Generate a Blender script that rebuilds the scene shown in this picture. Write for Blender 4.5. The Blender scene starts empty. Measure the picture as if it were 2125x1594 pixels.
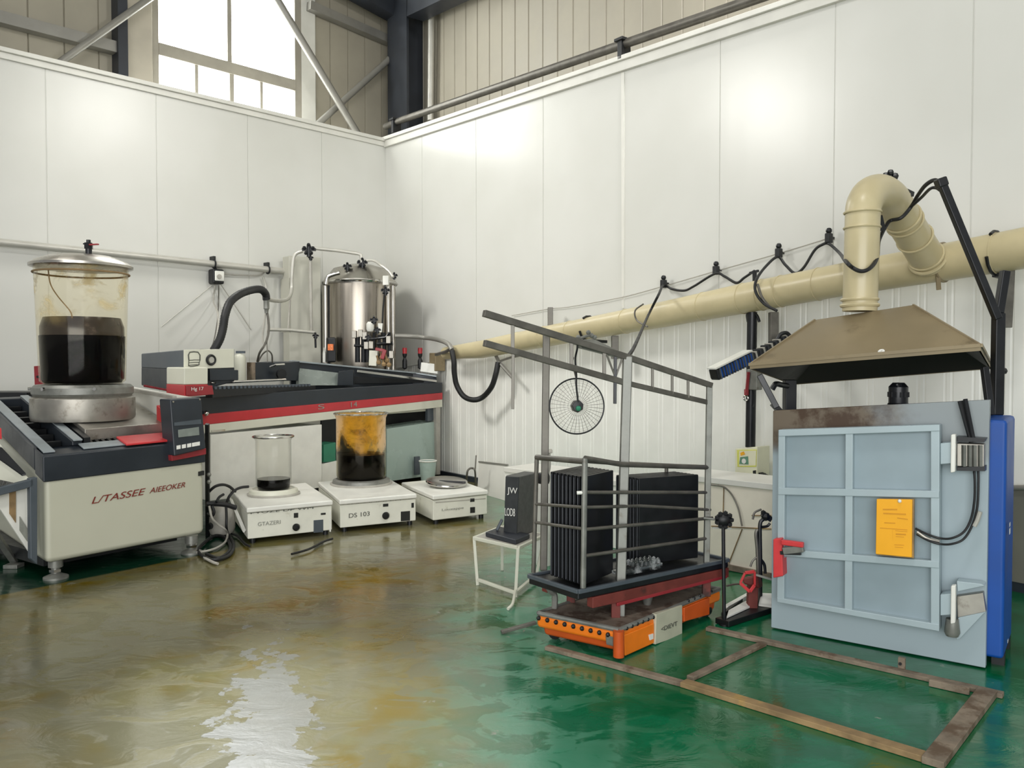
import bpy, bmesh, math, random
from mathutils import Vector as V, Matrix

random.seed(7)
scene = bpy.context.scene
COL = scene.collection
Z = V((0, 0, 1))
# ---------------------------------------------------------------- camera numbers (2125 x 1594 frame)
FOC, CX, CY, CH = 1700.0, 1062.5, 797.0, 1.6
TH = math.atan(47 / FOC)                      # the camera looks down a little: horizon at y = 750
SN, CS = math.sin(TH), math.cos(TH)
CAM = V((0, 0, CH))


def ray(px, py):
    a, b = (px - CX) / FOC, (CY - py) / FOC
    y = CS + b * SN
    return V((a / y, 1, (b * CS - SN) / y))


def at(px, py, d):
    return CAM + ray(px, py) * d


def fl(px, py, z=0.0):
    r = ray(px, py)
    return CAM + r * ((z - CH) / r.z)


def vz(P, px, py):
    return at(px, py, P.y).z


class Plane:
    def __init__(s, p, n):
        s.p = V(p)
        s.n = V(n).normalized()
        if s.n.dot(CAM - s.p) < 0:
            s.n = -s.n

    def hit(s, px, py, off=0.0):
        r = ray(px, py)
        q = s.p + s.n * off
        return CAM + r * ((q - CAM).dot(s.n) / r.dot(s.n))

    def quad(s, pts, off=0.0):
        return [s.hit(x, y, off) for x, y in pts]


def plane3(a, b, c):
    return Plane(a, (V(b) - V(a)).cross(V(c) - V(a)))


def vplane(a, b):
    d = V(b) - V(a)
    return Plane(a, V((d.y, -d.x, 0)))


def lerp(a, b, t):
    return a + (b - a) * t


# ---------------------------------------------------------------- mesh builder
class MB:
    def __init__(s):
        s.v, s.f, s.sm = [], [], []

    def add(s, vs, fs, sm=False):
        o = len(s.v)
        s.v += [V(p) for p in vs]
        s.f += [[i + o for i in f] for f in fs]
        s.sm += [sm] * len(fs)
        return s

    def hexa(s, b, t):
        return s.add(list(b) + list(t), [[0, 3, 2, 1], [4, 5, 6, 7], [0, 1, 5, 4], [1, 2, 6, 5], [2, 3, 7, 6], [3, 0, 4, 7]])

    def prism(s, pts, vec):
        n = len(pts)
        vec = V(vec)
        return s.add(list(pts) + [V(p) + vec for p in pts],
                     [list(range(n)), list(range(2 * n - 1, n - 1, -1))] + [[i, (i + 1) % n, n + (i + 1) % n, n + i] for i in range(n)])

    def box(s, c, ex, ey, x0, x1, y0, y1, z0, z1, ez=Z):
        f = lambda x, y, z: V(c) + V(ex) * x + V(ey) * y + V(ez) * z
        return s.hexa([f(x0, y0, z0), f(x1, y0, z0), f(x1, y1, z0), f(x0, y1, z0)],
                      [f(x0, y0, z1), f(x1, y0, z1), f(x1, y1, z1), f(x0, y1, z1)])

    def bar(s, p0, p1, w, h=None, up=None):
        p0, p1 = V(p0), V(p1)
        h = h or w
        d = (p1 - p0).normalized()
        up = V(up) if up is not None else (Z if abs(d.z) < .9 else V((0, 1, 0)))
        a = d.cross(up).normalized() * (w / 2)
        b = a.cross(d).normalized() * (h / 2)
        return s.hexa([p0 - a - b, p0 + a - b, p0 + a + b, p0 - a + b], [p1 - a - b, p1 + a - b, p1 + a + b, p1 - a + b])

    def tube(s, pts, r, n=10, caps=True, closed=False):
        pts = [V(p) for p in pts]
        m = len(pts)
        rs = r if isinstance(r, (list, tuple)) else [r] * m
        t = []
        for i in range(m):
            if closed:
                d = pts[(i + 1) % m] - pts[i - 1]
            else:
                d = pts[min(i + 1, m - 1)] - pts[max(i - 1, 0)]
            t.append(d.normalized())
        a = t[0].cross(Z if abs(t[0].z) < .9 else V((1, 0, 0))).normalized()
        vs = []
        for i in range(m):
            a = (a - t[i] * a.dot(t[i])).normalized()
            b = t[i].cross(a)
            for k in range(n):
                g = 2 * math.pi * k / n
                vs.append(pts[i] + (a * math.cos(g) + b * math.sin(g)) * rs[i])
        fs = []
        for i in range(m if closed else m - 1):
            j = (i + 1) % m
            for k in range(n):
                k2 = (k + 1) % n
                fs.append([i * n + k, i * n + k2, j * n + k2, j * n + k])
        s.add(vs, fs, True)
        if caps and not closed:
            o = len(s.v) - len(vs)
            s.f += [[o + k for k in range(n)][::-1], [o + (m - 1) * n + k for k in range(n)]]
            s.sm += [False, False]
        return s

    def lathe(s, c, prof, n=40, ax=Z, sm=True):
        c, ax = V(c), V(ax).normalized()
        a = ax.orthogonal().normalized()
        b = ax.cross(a)
        m = len(prof)
        vs = []
        for r, z in prof:
            for k in range(n):
                g = 2 * math.pi * k / n
                vs.append(c + ax * z + (a * math.cos(g) + b * math.sin(g)) * max(r, 1e-4))
        fs = []
        for i in range(m - 1):
            for k in range(n):
                k2 = (k + 1) % n
                fs.append([i * n + k, i * n + k2, (i + 1) * n + k2, (i + 1) * n + k])
        return s.add(vs, fs, sm)

    def cyl(s, c, r, h, n=24, ax=Z):
        return s.lathe(c, [(0, 0), (r, 0), (r, h), (0, h)], n, ax)

    def ball(s, c, r, n=14, sc=(1, 1, 1)):
        vs, fs = [], []
        m = n // 2
        for i in range(m + 1):
            th = math.pi * i / m
            for k in range(n):
                g = 2 * math.pi * k / n
                vs.append(V(c) + V((r * sc[0] * math.sin(th) * math.cos(g), r * sc[1] * math.sin(th) * math.sin(g), r * sc[2] * math.cos(th))))
        for i in range(m):
            for k in range(n):
                k2 = (k + 1) % n
                fs.append([i * n + k, i * n + k2, (i + 1) * n + k2, (i + 1) * n + k])
        return s.add(vs, fs, True)

    def ring(s, c, r, tr, ax, n=48, k=8):
        ax = V(ax).normalized()
        a = ax.orthogonal().normalized()
        b = ax.cross(a)
        return s.tube([V(c) + (a * math.cos(2 * math.pi * i / n) + b * math.sin(2 * math.pi * i / n)) * r for i in range(n)], tr, k, closed=True)


def spline(pts, k=8):
    """Catmull-Rom through the points."""
    P = [V(p) for p in pts]
    P = [P[0] * 2 - P[1]] + P + [P[-1] * 2 - P[-2]]
    out = []
    for i in range(1, len(P) - 2):
        for j in range(k):
            t = j / k
            p0, p1, p2, p3 = P[i - 1:i + 3]
            out.append(.5 * ((2 * p1) + (p2 - p0) * t + (2 * p0 - 5 * p1 + 4 * p2 - p3) * t * t + (3 * p1 - p0 - 3 * p2 + p3) * t ** 3))
    out.append(P[-2])
    return out


WORLD = {}


def tag(o, label=None, cat=None, group=None, kind=None):
    for k, v in (('label', label), ('category', cat), ('group', group), ('kind', kind)):
        if v:
            o[k] = v
    return o


def root(name, loc, label=None, cat=None, group=None, kind=None):
    o = bpy.data.objects.new(name, None)
    o.empty_display_size = .1
    COL.objects.link(o)
    o.location = loc
    WORLD[o.name] = Matrix.Translation(V(loc))
    return tag(o, label, cat, group, kind)


def build(mb, name, mat, parent=None, bevel=0.0, M=None, sharp=35):
    me = bpy.data.meshes.new(name)
    if parent is not None:
        M = WORLD[parent.name]
    elif M is None:
        lo = [min(p[i] for p in mb.v) for i in range(3)]
        hi = [max(p[i] for p in mb.v) for i in range(3)]
        M = Matrix.Translation(V(((lo[0] + hi[0]) / 2, (lo[1] + hi[1]) / 2, lo[2])))
    inv = M.inverted()
    bm = bmesh.new()
    vs = [bm.verts.new(inv @ p) for p in mb.v]
    for f, sm in zip(mb.f, mb.sm):
        try:
            fc = bm.faces.new([vs[i] for i in f])
            fc.smooth = sm
        except ValueError:
            pass
    bmesh.ops.remove_doubles(bm, verts=bm.verts, dist=1e-5)
    bmesh.ops.recalc_face_normals(bm, faces=bm.faces)
    bm.to_mesh(me)
    bm.free()
    me.set_sharp_from_angle(angle=math.radians(sharp))
    me.materials.append(mat)
    o = bpy.data.objects.new(name, me)
    COL.objects.link(o)
    if parent is not None:
        o.parent = parent
    else:
        o.matrix_world = M
    WORLD[o.name] = M
    if bevel:
        b = o.modifiers.new('edge', 'BEVEL')
        b.width = bevel
        b.segments = 2
        b.limit_method = 'ANGLE'
        b.angle_limit = math.radians(40)
        for p in me.polygons:
            p.use_smooth = True
        me.set_sharp_from_angle(angle=math.radians(sharp))
        if bevel:
            b.harden_normals = True
    return o


def copy_tree(o, parent=None, move=None):
    c = o.copy()
    COL.objects.link(c)
    WORLD[c.name] = WORLD[o.name]
    c.parent = parent
    if move is not None:
        c.location = o.location + V(move)
    for ch in list(o.children):
        copy_tree(ch, c)
    return c


def text(s, name, mat, parent, p, xd, yd, w, h, lift=.002, shear=0.0):
    cu = bpy.data.curves.new(name, 'FONT')
    cu.body = s
    cu.extrude = .02
    cu.shear = shear
    ob = bpy.data.objects.new(name + '_src', cu)
    me = bpy.data.meshes.new_from_object(ob)
    bpy.data.objects.remove(ob)
    xs = [v.co.x for v in me.vertices]
    ys = [v.co.y for v in me.vertices]
    xd, yd = V(xd).normalized(), V(yd).normalized()
    n = xd.cross(yd)
    if n.dot(CAM - V(p)) < 0:
        n = -n
    inv = WORLD[parent.name].inverted()
    for v in me.vertices:
        x = (v.co.x - min(xs)) / (max(xs) - min(xs)) * w
        y = (v.co.y - min(ys)) / (max(ys) - min(ys)) * h
        v.co = inv @ (V(p) + xd * x + yd * y + n * (lift + (v.co.z > 0) * .0015))
    me.materials.clear()
    me.materials.append(mat)
    o = bpy.data.objects.new(name, me)
    COL.objects.link(o)
    o.parent = parent
    WORLD[o.name] = WORLD[parent.name]
    return o


def ptext(s, name, mat, parent, pl, x0, y0, x1, y1, hpx, off=.002, shear=0.0):
    """text whose base line runs between two points of a plane"""
    a, b = pl.hit(x0, y0, off), pl.hit(x1, y1, off)
    t = pl.hit(x0, y0 - hpx, off)
    return text(s, name, mat, parent, a, b - a, t - a, (b - a).length, (t - a).length, .001, shear)


# ---------------------------------------------------------------- materials
def lin(h):
    h = h.lstrip('#')
    c = [int(h[i:i + 2], 16) / 255 for i in (0, 2, 4)]
    return [x / 12.92 if x <= .04045 else ((x + .055) / 1.055) ** 2.4 for x in c] + [1]


class NT:
    def __init__(s, name):
        s.m = bpy.data.materials.new(name)
        s.m.use_nodes = True
        s.t = s.m.node_tree
        s.t.nodes.clear()
        s.out = s.n('ShaderNodeOutputMaterial')
        s.p = s.n('ShaderNodeBsdfPrincipled')
        s.l(s.p, 'BSDF', s.out, 'Surface')

    def n(s, t, **k):
        o = s.t.nodes.new(t)
        for a, b in k.items():
            setattr(o, a, b)
        return o

    def l(s, a, ao, b, bi):
        s.t.links.new(a.outputs[ao], b.inputs[bi])

    def coords(s, scale=(1, 1, 1), rot=(0, 0, 0)):
        c, m = s.n('ShaderNodeTexCoord'), s.n('ShaderNodeMapping')
        m.inputs['Scale'].default_value = scale
        m.inputs['Rotation'].default_value = rot
        s.l(c, 'Object', m, 'Vector')
        return m

    def noise(s, scale, detail=4, rough=.55, co=None, dist=0):
        k = s.n('ShaderNodeTexNoise')
        k.inputs['Scale'].default_value = scale
        k.inputs['Detail'].default_value = detail
        k.inputs['Roughness'].default_value = rough
        k.inputs['Distortion'].default_value = dist
        s.l(co or s.coords(), 'Vector', k, 'Vector')
        return k

    def ramp(s, src, out, lo, hi, a=0.0, b=1.0):
        r = s.n('ShaderNodeMapRange')
        r.interpolation_type = 'SMOOTHSTEP'
        r.inputs['From Min'].default_value = lo
        r.inputs['From Max'].default_value = hi
        r.inputs['To Min'].default_value = a
        r.inputs['To Max'].default_value = b
        s.l(src, out, r, 'Value')
        return r

    def mix(s, fac, ca, cb):
        m = s.n('ShaderNodeMix', data_type='RGBA')
        if isinstance(fac, tuple):
            s.l(fac[0], fac[1], m, 'Factor')
        else:
            m.inputs['Factor'].default_value = fac
        for c, i in ((ca, 6), (cb, 7)):
            if isinstance(c, tuple):
                s.t.links.new(c[0].outputs[c[1]], m.inputs[i])
            else:
                m.inputs[i].default_value = c
        return (m, 2)

    def math(s, op, a, b=None):
        m = s.n('ShaderNodeMath', operation=op)
        for i, v in enumerate((a, b)):
            if v is None:
                continue
            if isinstance(v, tuple):
                s.t.links.new(v[0].outputs[v[1]], m.inputs[i])
            else:
                m.inputs[i].default_value = v
        return (m, 0)

    def set(s, key, v):
        if isinstance(v, tuple):
            s.t.links.new(v[0].outputs[v[1]], s.p.inputs[key])
        else:
            s.p.inputs[key].default_value = v

    def bump(s, h, strength=.3, dist=.01):
        b = s.n('ShaderNodeBump')
        b.inputs['Strength'].default_value = strength
        b.inputs['Distance'].default_value = dist
        s.t.links.new(h[0].outputs[h[1]], b.inputs['Height'])
        s.l(b, 'Normal', s.p, 'Normal')
        return b


def mat(name, col, rough=.5, metal=0.0, var=.12, scale=6, bump=0.0, bscale=60, dirt=None, damt=.5, dscale=5, spec=.5, stretch=(1, 1, 1)):
    t = NT(name)
    c = lin(col)
    lo = [x * (1 - var) for x in c[:3]] + [1]
    hi = [min(1, x * (1 + var)) for x in c[:3]] + [1]
    co = t.coords(stretch)
    k = t.noise(scale, co=co)
    r = t.ramp(k, 'Fac', .3, .7)
    out = t.mix((r, 0), lo, hi)
    if dirt:
        k2 = t.noise(dscale, 6, .65, co=co)
        r2 = t.ramp(k2, 'Fac', 1 - damt - .06, 1 - damt + .08)
        out = t.mix((r2, 0), out, lin(dirt))
    t.set('Base Color', out)
    rr = t.ramp(k, 'Fac', .3, .7, max(0, rough - .06), min(1, rough + .06))
    t.set('Roughness', (rr, 0))
    t.set('Metallic', metal)
    t.set('Specular IOR Level', spec)
    if bump:
        t.bump((t.noise(bscale, 5), 'Fac'), bump, .004)
    return t.m


def glow(name, col, strength):
    t = NT(name)
    e = t.n('ShaderNodeEmission')
    k = t.noise(1.3, 3)
    out = t.mix((t.ramp(k, 'Fac', .35, .65), 0), [x * .93 for x in lin(col)[:3]] + [1], lin(col))
    t.t.links.new(out[0].outputs[out[1]], e.inputs['Color'])
    e.inputs['Strength'].default_value = strength
    t.l(e, 'Emission', t.out, 'Surface')
    return t.m


def glass(name, tint, stain=None, amt=.3, sscale=4, edge=.25, gloss=.12, zlo=None):
    """thin clear glass: mostly see-through, mirror-like at grazing angles, with optional dried stains"""
    t = NT(name)
    tr, gl = t.n('ShaderNodeBsdfTransparent'), t.n('ShaderNodeBsdfGlossy')
    tr.inputs['Color'].default_value = lin(tint)
    gl.inputs['Roughness'].default_value = .04
    lw = t.n('ShaderNodeLayerWeight')
    lw.inputs['Blend'].default_value = edge
    mx = t.n('ShaderNodeMixShader')
    f = t.ramp(lw, 'Facing', .15, 1, gloss, .6)
    t.l(f, 0, mx, 0)
    t.l(tr, 0, mx, 1)
    t.l(gl, 0, mx, 2)
    last = mx
    if stain:
        d, m2 = t.n('ShaderNodeBsdfPrincipled'), t.n('ShaderNodeMixShader')
        d.inputs['Base Color'].default_value = lin(stain)
        d.inputs['Roughness'].default_value = .3
        d.inputs['Transmission Weight'].default_value = .35
        k = t.noise(sscale, 5, .6, dist=.6)
        r = t.ramp(k, 'Fac', 1 - amt - .08, 1 - amt + .1, 0, .85)
        fac = (r, 0)
        if zlo:
            tc, sx = t.n('ShaderNodeTexCoord'), t.n('ShaderNodeSeparateXYZ')
            t.l(tc, 'Object', sx, 'Vector')
            hz = t.math('ADD', (sx, 'Z'), t.math('MULTIPLY', t.math('SUBTRACT', (k, 'Fac'), .5), .25))
            fac = t.math('MULTIPLY', fac, (t.ramp(*hz, zlo[0], zlo[1]), 0))
        t.t.links.new(fac[0].outputs[fac[1]], m2.inputs[0])
        t.l(last, 0, m2, 1)
        t.l(d, 0, m2, 2)
        last = m2
    t.l(last, 0, t.out, 'Surface')
    return t.m


M = {}
M['panel'] = mat('white_panel', '#dcdcd4', .3, 0, .025, 1.2)
M['ribbed'] = mat('ribbed_sheet', '#eaeae3', .38, 0, .04, 2)  # lightened past the wall panels to make up for weaker light low down
M['cladding'] = mat('upper_cladding', '#a29c8c', .5, 0, .06, 1.5)
M['cap'] = mat('cap_white', '#d9d8d0', .4, 0, .05, 3)
M['winframe'] = mat('window_frame_grey', '#9b968a', .5, 0, .08, 4)
M['cabgrey'] = mat('cabinet_grey', '#b1b0a3', .45, 0, .04, 2)
M['jamb'] = mat('window_jamb', '#b3ac9d', .5, 0, .06, 3)
M['dado'] = mat('dark_dado', '#6a6a60', .45, 0, .08, 2)
M['ceil'] = mat('roof_sheet', '#b9b9b4', .6, 0, .05, 1)
M['navy'] = mat('navy_steel', '#2a2e35', .5, 0, .15, 3)
M['tubegrey'] = mat('grey_tube', '#8f8d86', .4, .3, .1, 3)
M['lightpipe'] = mat('pale_pipe', '#c3c1b8', .35, .3, .06, 4)
M['cream'] = mat('cream_paint', '#d2d2c2', .35, 0, .03, 3)
M['bodygrey'] = mat('warm_grey_enamel', '#bdbdab', .35, 0, .02, 2)
M['white'] = mat('white_enamel', '#e2e2da', .35, 0, .04, 6)
M['whitedirty'] = mat('white_enamel_used', '#dcdccf', .4, 0, .05, 5, dirt='#b9b7a4', damt=.33, dscale=7)
M['anthracite'] = mat('anthracite', '#262c33', .38, 0, .12, 4)
M['slate'] = mat('slate_enamel', '#4d555c', .4, .1, .1, 4)
M['railgrey'] = mat('rail_grey', '#949c9f', .4, .1, .12, 7)
M['black'] = mat('black_paint', '#131517', .45, 0, .2, 6)
M['blacksatin'] = mat('black_satin', '#1a1c1f', .35, .2, .2, 8)
M['rubber'] = mat('black_rubber', '#161718', .55, 0, .2, 9)
M['red'] = mat('red_enamel', '#b83238', .4, 0, .08, 5)
M['redbright'] = mat('bright_red', '#c8383b', .4, 0, .08, 5)
M['maroon'] = mat('dark_red', '#8e2a30', .4, 0, .1, 5)
M['steel'] = mat('brushed_steel', '#b4b0a8', .28, 1, .12, 4, stretch=(1, 1, .15))
M['tanksteel'] = mat('tank_steel', '#a29b90', .3, 1, .30, 9, stretch=(1, 1, .03))
M['dullsteel'] = mat('dull_steel', '#a8a49b', .42, .8, .15, 5, dirt='#8a857a', damt=.4)
M['chrome'] = mat('chrome', '#c9c7c2', .15, 1, .05, 6)
M['galv'] = mat('galvanised', '#83847e', .45, .5, .2, 9, dirt='#6f6a60', damt=.36, dscale=14)
M['frame'] = mat('bare_steel_frame', '#6d6a63', .45, .6, .2, 9, dirt='#4a3a2c', damt=.3, dscale=18)
M['duct'] = mat('beige_duct', '#bfb38e', .36, 0, .06, 4, stretch=(1, 1, 1))
M['hood'] = mat('hood_beige', '#87795d', .5, .1, .12, 2, dirt='#6c5f47', damt=.4, dscale=2.5)
M['hooddark'] = mat('hood_lining_dark', '#1e1a15', .7, 0, .3, 3)  # near-black lining on the inside of the hood
M['oven'] = mat('oven_greyblue', '#a3b2b7', .38, .1, .05, 2.5)
M['ovenpanel'] = mat('oven_panel', '#8d9da4', .4, .1, .07, 2)
M['ovenface'] = mat('oven_face', '#9aa7ab', .42, .1, .06, 2)
M['blue'] = mat('blue_paint', '#06489a', .5, 0, .1, 3, dirt='#073a7c', damt=.25)
M['sootbrown'] = mat('soot_brown', '#6a6152', .5, .1, .25, 5, dirt='#3b2a18', damt=.42, dscale=6)
M['yellow'] = mat('yellow_card', '#f2ac14', .5, 0, .03, 6)
M['yellowdark'] = mat('yellow_print', '#cf8d0a', .5, 0, .05, 20)
M['orange'] = mat('orange_paint', '#ea7a18', .42, 0, .08, 6, dirt='#8a4a1c', damt=.27, dscale=12)
M['orangered'] = mat('orange_red_paint', '#c4541c', .45, 0, .1, 6, dirt='#7a3a1c', damt=.3, dscale=12)
M['rust'] = mat('rusty_deck', '#6d6054', .75, 0, .25, 8, .4, 40, dirt='#4b3a2e', damt=.48, dscale=9)
M['rustred'] = mat('red_oxide', '#6b2f28', .6, 0, .2, 8, dirt='#3e2420', damt=.4)
M['wood'] = mat('old_plank', '#8b7350', .7, 0, .3, 7, .4, 50, dirt='#b5924e', damt=.38, dscale=4)
M['woodgrey'] = mat('grey_plank', '#7d7060', .75, 0, .3, 8, .4, 50, dirt='#5c4a38', damt=.45, dscale=6)
M['foam'] = mat('cream_board', '#e6dfce', .6, 0, .05, 4, dirt='#cdbf9f', damt=.32, dscale=3)
M['teal'] = mat('pale_teal', '#a5b8b0', .3, 0, .06, 1.5)
M['green'] = mat('green_enamel', '#2f7a5e', .4, 0, .1, 4)
M['boxcream'] = mat('box_cream', '#e3e2c6', .4, 0, .04, 6)
M['label'] = mat('label_green', '#5d8a72', .5, 0, .2, 40)
M['labelyellow'] = mat('label_yellow', '#d9da6a', .5, 0, .1, 20)
M['printgrey'] = mat('print_grey', '#55574f', .6, 0, .1, 30)
M['printlight'] = mat('print_light', '#8d8f86', .6, 0, .1, 30)
M['printdark'] = mat('print_dark', '#20211f', .6, 0, .1, 30)
M['printred'] = mat('print_red', '#7a2a22', .5, 0, .1, 30)
M['printwhite'] = mat('print_white', '#e4e4de', .5, 0, .05, 30)
M['screen'] = mat('grey_screen', '#7c847e', .25, 0, .08, 10)
M['liquid'] = mat('black_liquid', '#050405', .06, 0, .1, 5, spec=.12)
M['film'] = mat('brown_film', '#3a322c', .2, 0, .3, 6, dirt='#5c5048', damt=.4)
M['hosegrey'] = mat('grey_cable', '#aaa79e', .5, 0, .1, 9)
M['orangelabel'] = mat('orange_label', '#e2763a', .5, 0, .1, 30, dirt='#f2c39a', damt=.4, dscale=60)
M['plate'] = mat('id_plate', '#bdbba6', .45, .1, .06, 9)
M['slab'] = mat('charcoal_case', '#35383a', .6, 0, .15, 12)
M['slabside'] = mat('charcoal_side', '#5a5b58', .75, 0, .15, 30, .3, 120)
M['glassamber'] = glass('amber_stained_glass', '#fdfaf0', '#d8bd78', .40, 3.4, .2, .008, (.45, .8))
M['glassclear'] = glass('clear_glass', '#fcfcfa', None, gloss=.012, edge=.3)
M['glassyellow'] = glass('yellow_stained_glass', '#fbf5e2', '#d69a1c', .56, 3.2, .25, .01, (.27, .36))
M['plastic'] = glass('clear_plastic', '#dfe3e2', '#b9bdbd', .45, 12, .4, .2)
M['sky'] = glow('bright_pane', '#fdfffb', 11.0)
# ================================================================= camera
cd = bpy.data.cameras.new('camera')
cd.sensor_fit = 'HORIZONTAL'
cd.sensor_width = 36
cd.lens = 36 * FOC / 2125
cam = bpy.data.objects.new('camera', cd)
COL.objects.link(cam)
cam.location = CAM
cam.rotation_euler = (math.pi / 2 - TH, 0, 0)
scene.camera = cam

# ================================================================= room shell
CORNER = fl(803, 965)
RW = fl(2096, 1225)
ztop = vz(CORNER, 803, 296)
r0 = ray(0, 108)
LW = CAM + r0 * ((ztop - CH) / r0.z)
LW.z = 0
uR, uL = (RW - CORNER).normalized(), (LW - CORNER).normalized()
PR, PL = vplane(CORNER, RW), vplane(CORNER, LW)
nR, nL = PR.n, PL.n
sR = lambda p: (p - CORNER).dot(uR)
sL = lambda p: (p - CORNER).dot(uL)


def structure(mb, name, m, parent=None, bevel=0, Mx=None):
    o = build(mb, name, m, parent, bevel, Mx)
    if parent is None:
        o['kind'] = 'structure'
    return o


def profile_wall(P0, u, n, prof, zb, zt, back=.06):
    """prof: (distance along, offset towards the room) pairs, swept from zb(s) to zt(s), with a flat back"""
    mb = MB()
    vs, m = [], len(prof)
    for s, o in prof:
        vs += [P0 + u * s + n * o + Z * zb(s), P0 + u * s + n * o + Z * zt(s)]
    for s in (prof[-1][0], prof[0][0]):
        vs += [P0 + u * s - n * back + Z * zb(s), P0 + u * s - n * back + Z * zt(s)]
    k = len(vs) // 2
    mb.add(vs, [[2 * i, 2 * i + 2, 2 * i + 3, 2 * i + 1] for i in range(k - 1)] + [[2 * k - 2, 0, 1, 2 * k - 1]])
    return mb


def seams(s0, s1, cuts, g=.006, dep=.008):
    out = [(s0, 0)]
    for c in cuts:
        out += [(c - g, 0), (c - g * .6, -dep), (c + g * .6, -dep), (c + g, 0)]
    return out + [(s1, 0)]


def ribs(s0, s1, pitch, g=.012, dep=.016, double=.05, base=0.0):
    out, s = [(s0, base)], s0 + pitch * .6
    while s < s1 - pitch:
        for c in ((s, s + double) if double else (s,)):
            out += [(c - g, base), (c - g * .3, base - dep), (c + g * .3, base - dep), (c + g, base)]
        s += pitch
    return out + [(s1, base)]


# panels with faint vertical micro ribs
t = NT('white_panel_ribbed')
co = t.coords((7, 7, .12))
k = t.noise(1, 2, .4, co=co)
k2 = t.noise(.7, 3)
t.set('Base Color', t.mix((t.ramp(k2, 'Fac', .3, .7), 0), lin('#d0d0c9'), lin('#d6d6d0')))  # toned down to offset the strong light on the upper walls
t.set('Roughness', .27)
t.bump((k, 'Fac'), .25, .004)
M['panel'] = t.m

ztr = lambda s: lerp(PR.hit(803, 292).z, PR.hit(1650, 10).z, s / sR(PR.hit(1650, 10)))
d0, d1 = PR.hit(1000, 726, .25), PR.hit(2125, 516, .25)
zdu = lambda s: lerp(d0.z, d1.z, (s - sR(d0)) / (sR(d1) - sR(d0)))
REND, LEND = 13.0, 9.5
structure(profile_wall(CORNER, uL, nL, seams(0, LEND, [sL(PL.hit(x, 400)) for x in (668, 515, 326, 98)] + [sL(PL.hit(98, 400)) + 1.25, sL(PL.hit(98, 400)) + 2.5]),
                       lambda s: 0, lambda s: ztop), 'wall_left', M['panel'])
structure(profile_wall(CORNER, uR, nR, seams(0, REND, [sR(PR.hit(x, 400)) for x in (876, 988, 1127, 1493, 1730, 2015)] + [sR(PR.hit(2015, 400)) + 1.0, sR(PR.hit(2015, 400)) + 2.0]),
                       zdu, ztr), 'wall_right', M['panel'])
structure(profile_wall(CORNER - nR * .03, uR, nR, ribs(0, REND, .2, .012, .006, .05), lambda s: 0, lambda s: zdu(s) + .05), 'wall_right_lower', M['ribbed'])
# bracket strip at the seam with the conduit
structure(MB().prism([PR.hit(1289, 150, .012), PR.hit(1295, 150, .012), PR.hit(1294, 640, .012), PR.hit(1290, 640, .012)], -nR * .03), 'trim_3', M['cap'])

# top caps
mb = MB()
for o0, o1, za, zb in ((-.1, .06, 0, .05), (-.1, .03, -.07, 0)):
    e = CORNER + uL * LEND
    mb.hexa([CORNER - nL * .1 + Z * (ztop + za), e - nL * .1 + Z * (ztop + za), e + nL * o1 + Z * (ztop + za), CORNER + nL * o1 + Z * (ztop + za)],
            [CORNER - nL * .1 + Z * (ztop + zb), e - nL * .1 + Z * (ztop + zb), e + nL * o1 + Z * (ztop + zb), CORNER + nL * o1 + Z * (ztop + zb)])
structure(mb, 'trim_1', M['cap'], bevel=.006)
mb = MB()
e = CORNER + uR * REND
za, ze = ztr(0), ztr(REND)
for o1, a, b in ((.07, .0, .05), (.04, -.1, 0)):
    mb.hexa([CORNER - nR * .1 + Z * (za + a), e - nR * .1 + Z * (ze + a), e + nR * o1 + Z * (ze + a), CORNER + nR * o1 + Z * (za + a)],
            [CORNER - nR * .1 + Z * (za + b), e - nR * .1 + Z * (ze + b), e + nR * o1 + Z * (ze + b), CORNER + nR * o1 + Z * (za + b)])
structure(mb, 'trim_2', M['cap'], bevel=.006)
# dark skirting at the foot of the right wall
structure(MB().box(CORNER, uR, nR, 0, REND, -.03, .012, 0, .07), 'baseboard_right', M['anthracite'])
structure(MB().box(CORNER, uL, nL, 0, LEND, 0, .015, 0, .07), 'baseboard_left', M['anthracite'])
structure(MB().box(CORNER, uR, nR, sR(PR.hit(2035, 1012)), REND, -.02, .02, .07, PR.hit(2100, 1012).z), 'wall_right_dado', M['dado'])
structure(MB().tube([PR.hit(2060, 1012, .04), PR.hit(2200, 1012, .04)], .018), 'trim_4', M['tubegrey'])

# ---- the building's outer walls, behind and above the partitions
OFF = .9
OC = CORNER - nL * OFF / max(.2, 1) - nR * OFF
PLo, PRo = Plane(CORNER - nL * OFF, nL), Plane(CORNER - nR * OFF, nR)
# corner of the two outer planes
A = Matrix(((nL.x, nL.y), (nR.x, nR.y)))
xy = A.inverted() @ __import__('mathutils').Vector((PLo.p.dot(nL), PRo.p.dot(nR)))
OC = V((xy[0], xy[1], 0))
sLo = lambda p: (p - OC).dot(uL)
ZR = 9.6
w0, w1 = sLo(PLo.hit(622, 150)), sLo(PLo.hit(310, 60))          # window opening along the wall
wb, wt = 3.6, PLo.hit(470, -230).z
structure(profile_wall(OC, uL, nL, ribs(-.1, w0, .33, .01, .02, 0), lambda s: 3.2, lambda s: ZR), 'wall_upper_back', M['cladding'])
structure(profile_wall(OC, uL, nL, ribs(w1, LEND + 2, .4, .01, .02, 0), lambda s: 3.2, lambda s: ZR), 'wall_upper_left', M['cladding'])
structure(profile_wall(OC, uL, nL, [(w0, 0), (w1, 0)], lambda s: 3.2, lambda s: wb), 'wall_below_window', M['cladding'])
structure(profile_wall(OC, uL, nL, [(w0, 0), (w1, 0)], lambda s: wt, lambda s: ZR), 'wall_above_window', M['cladding'])
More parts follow.
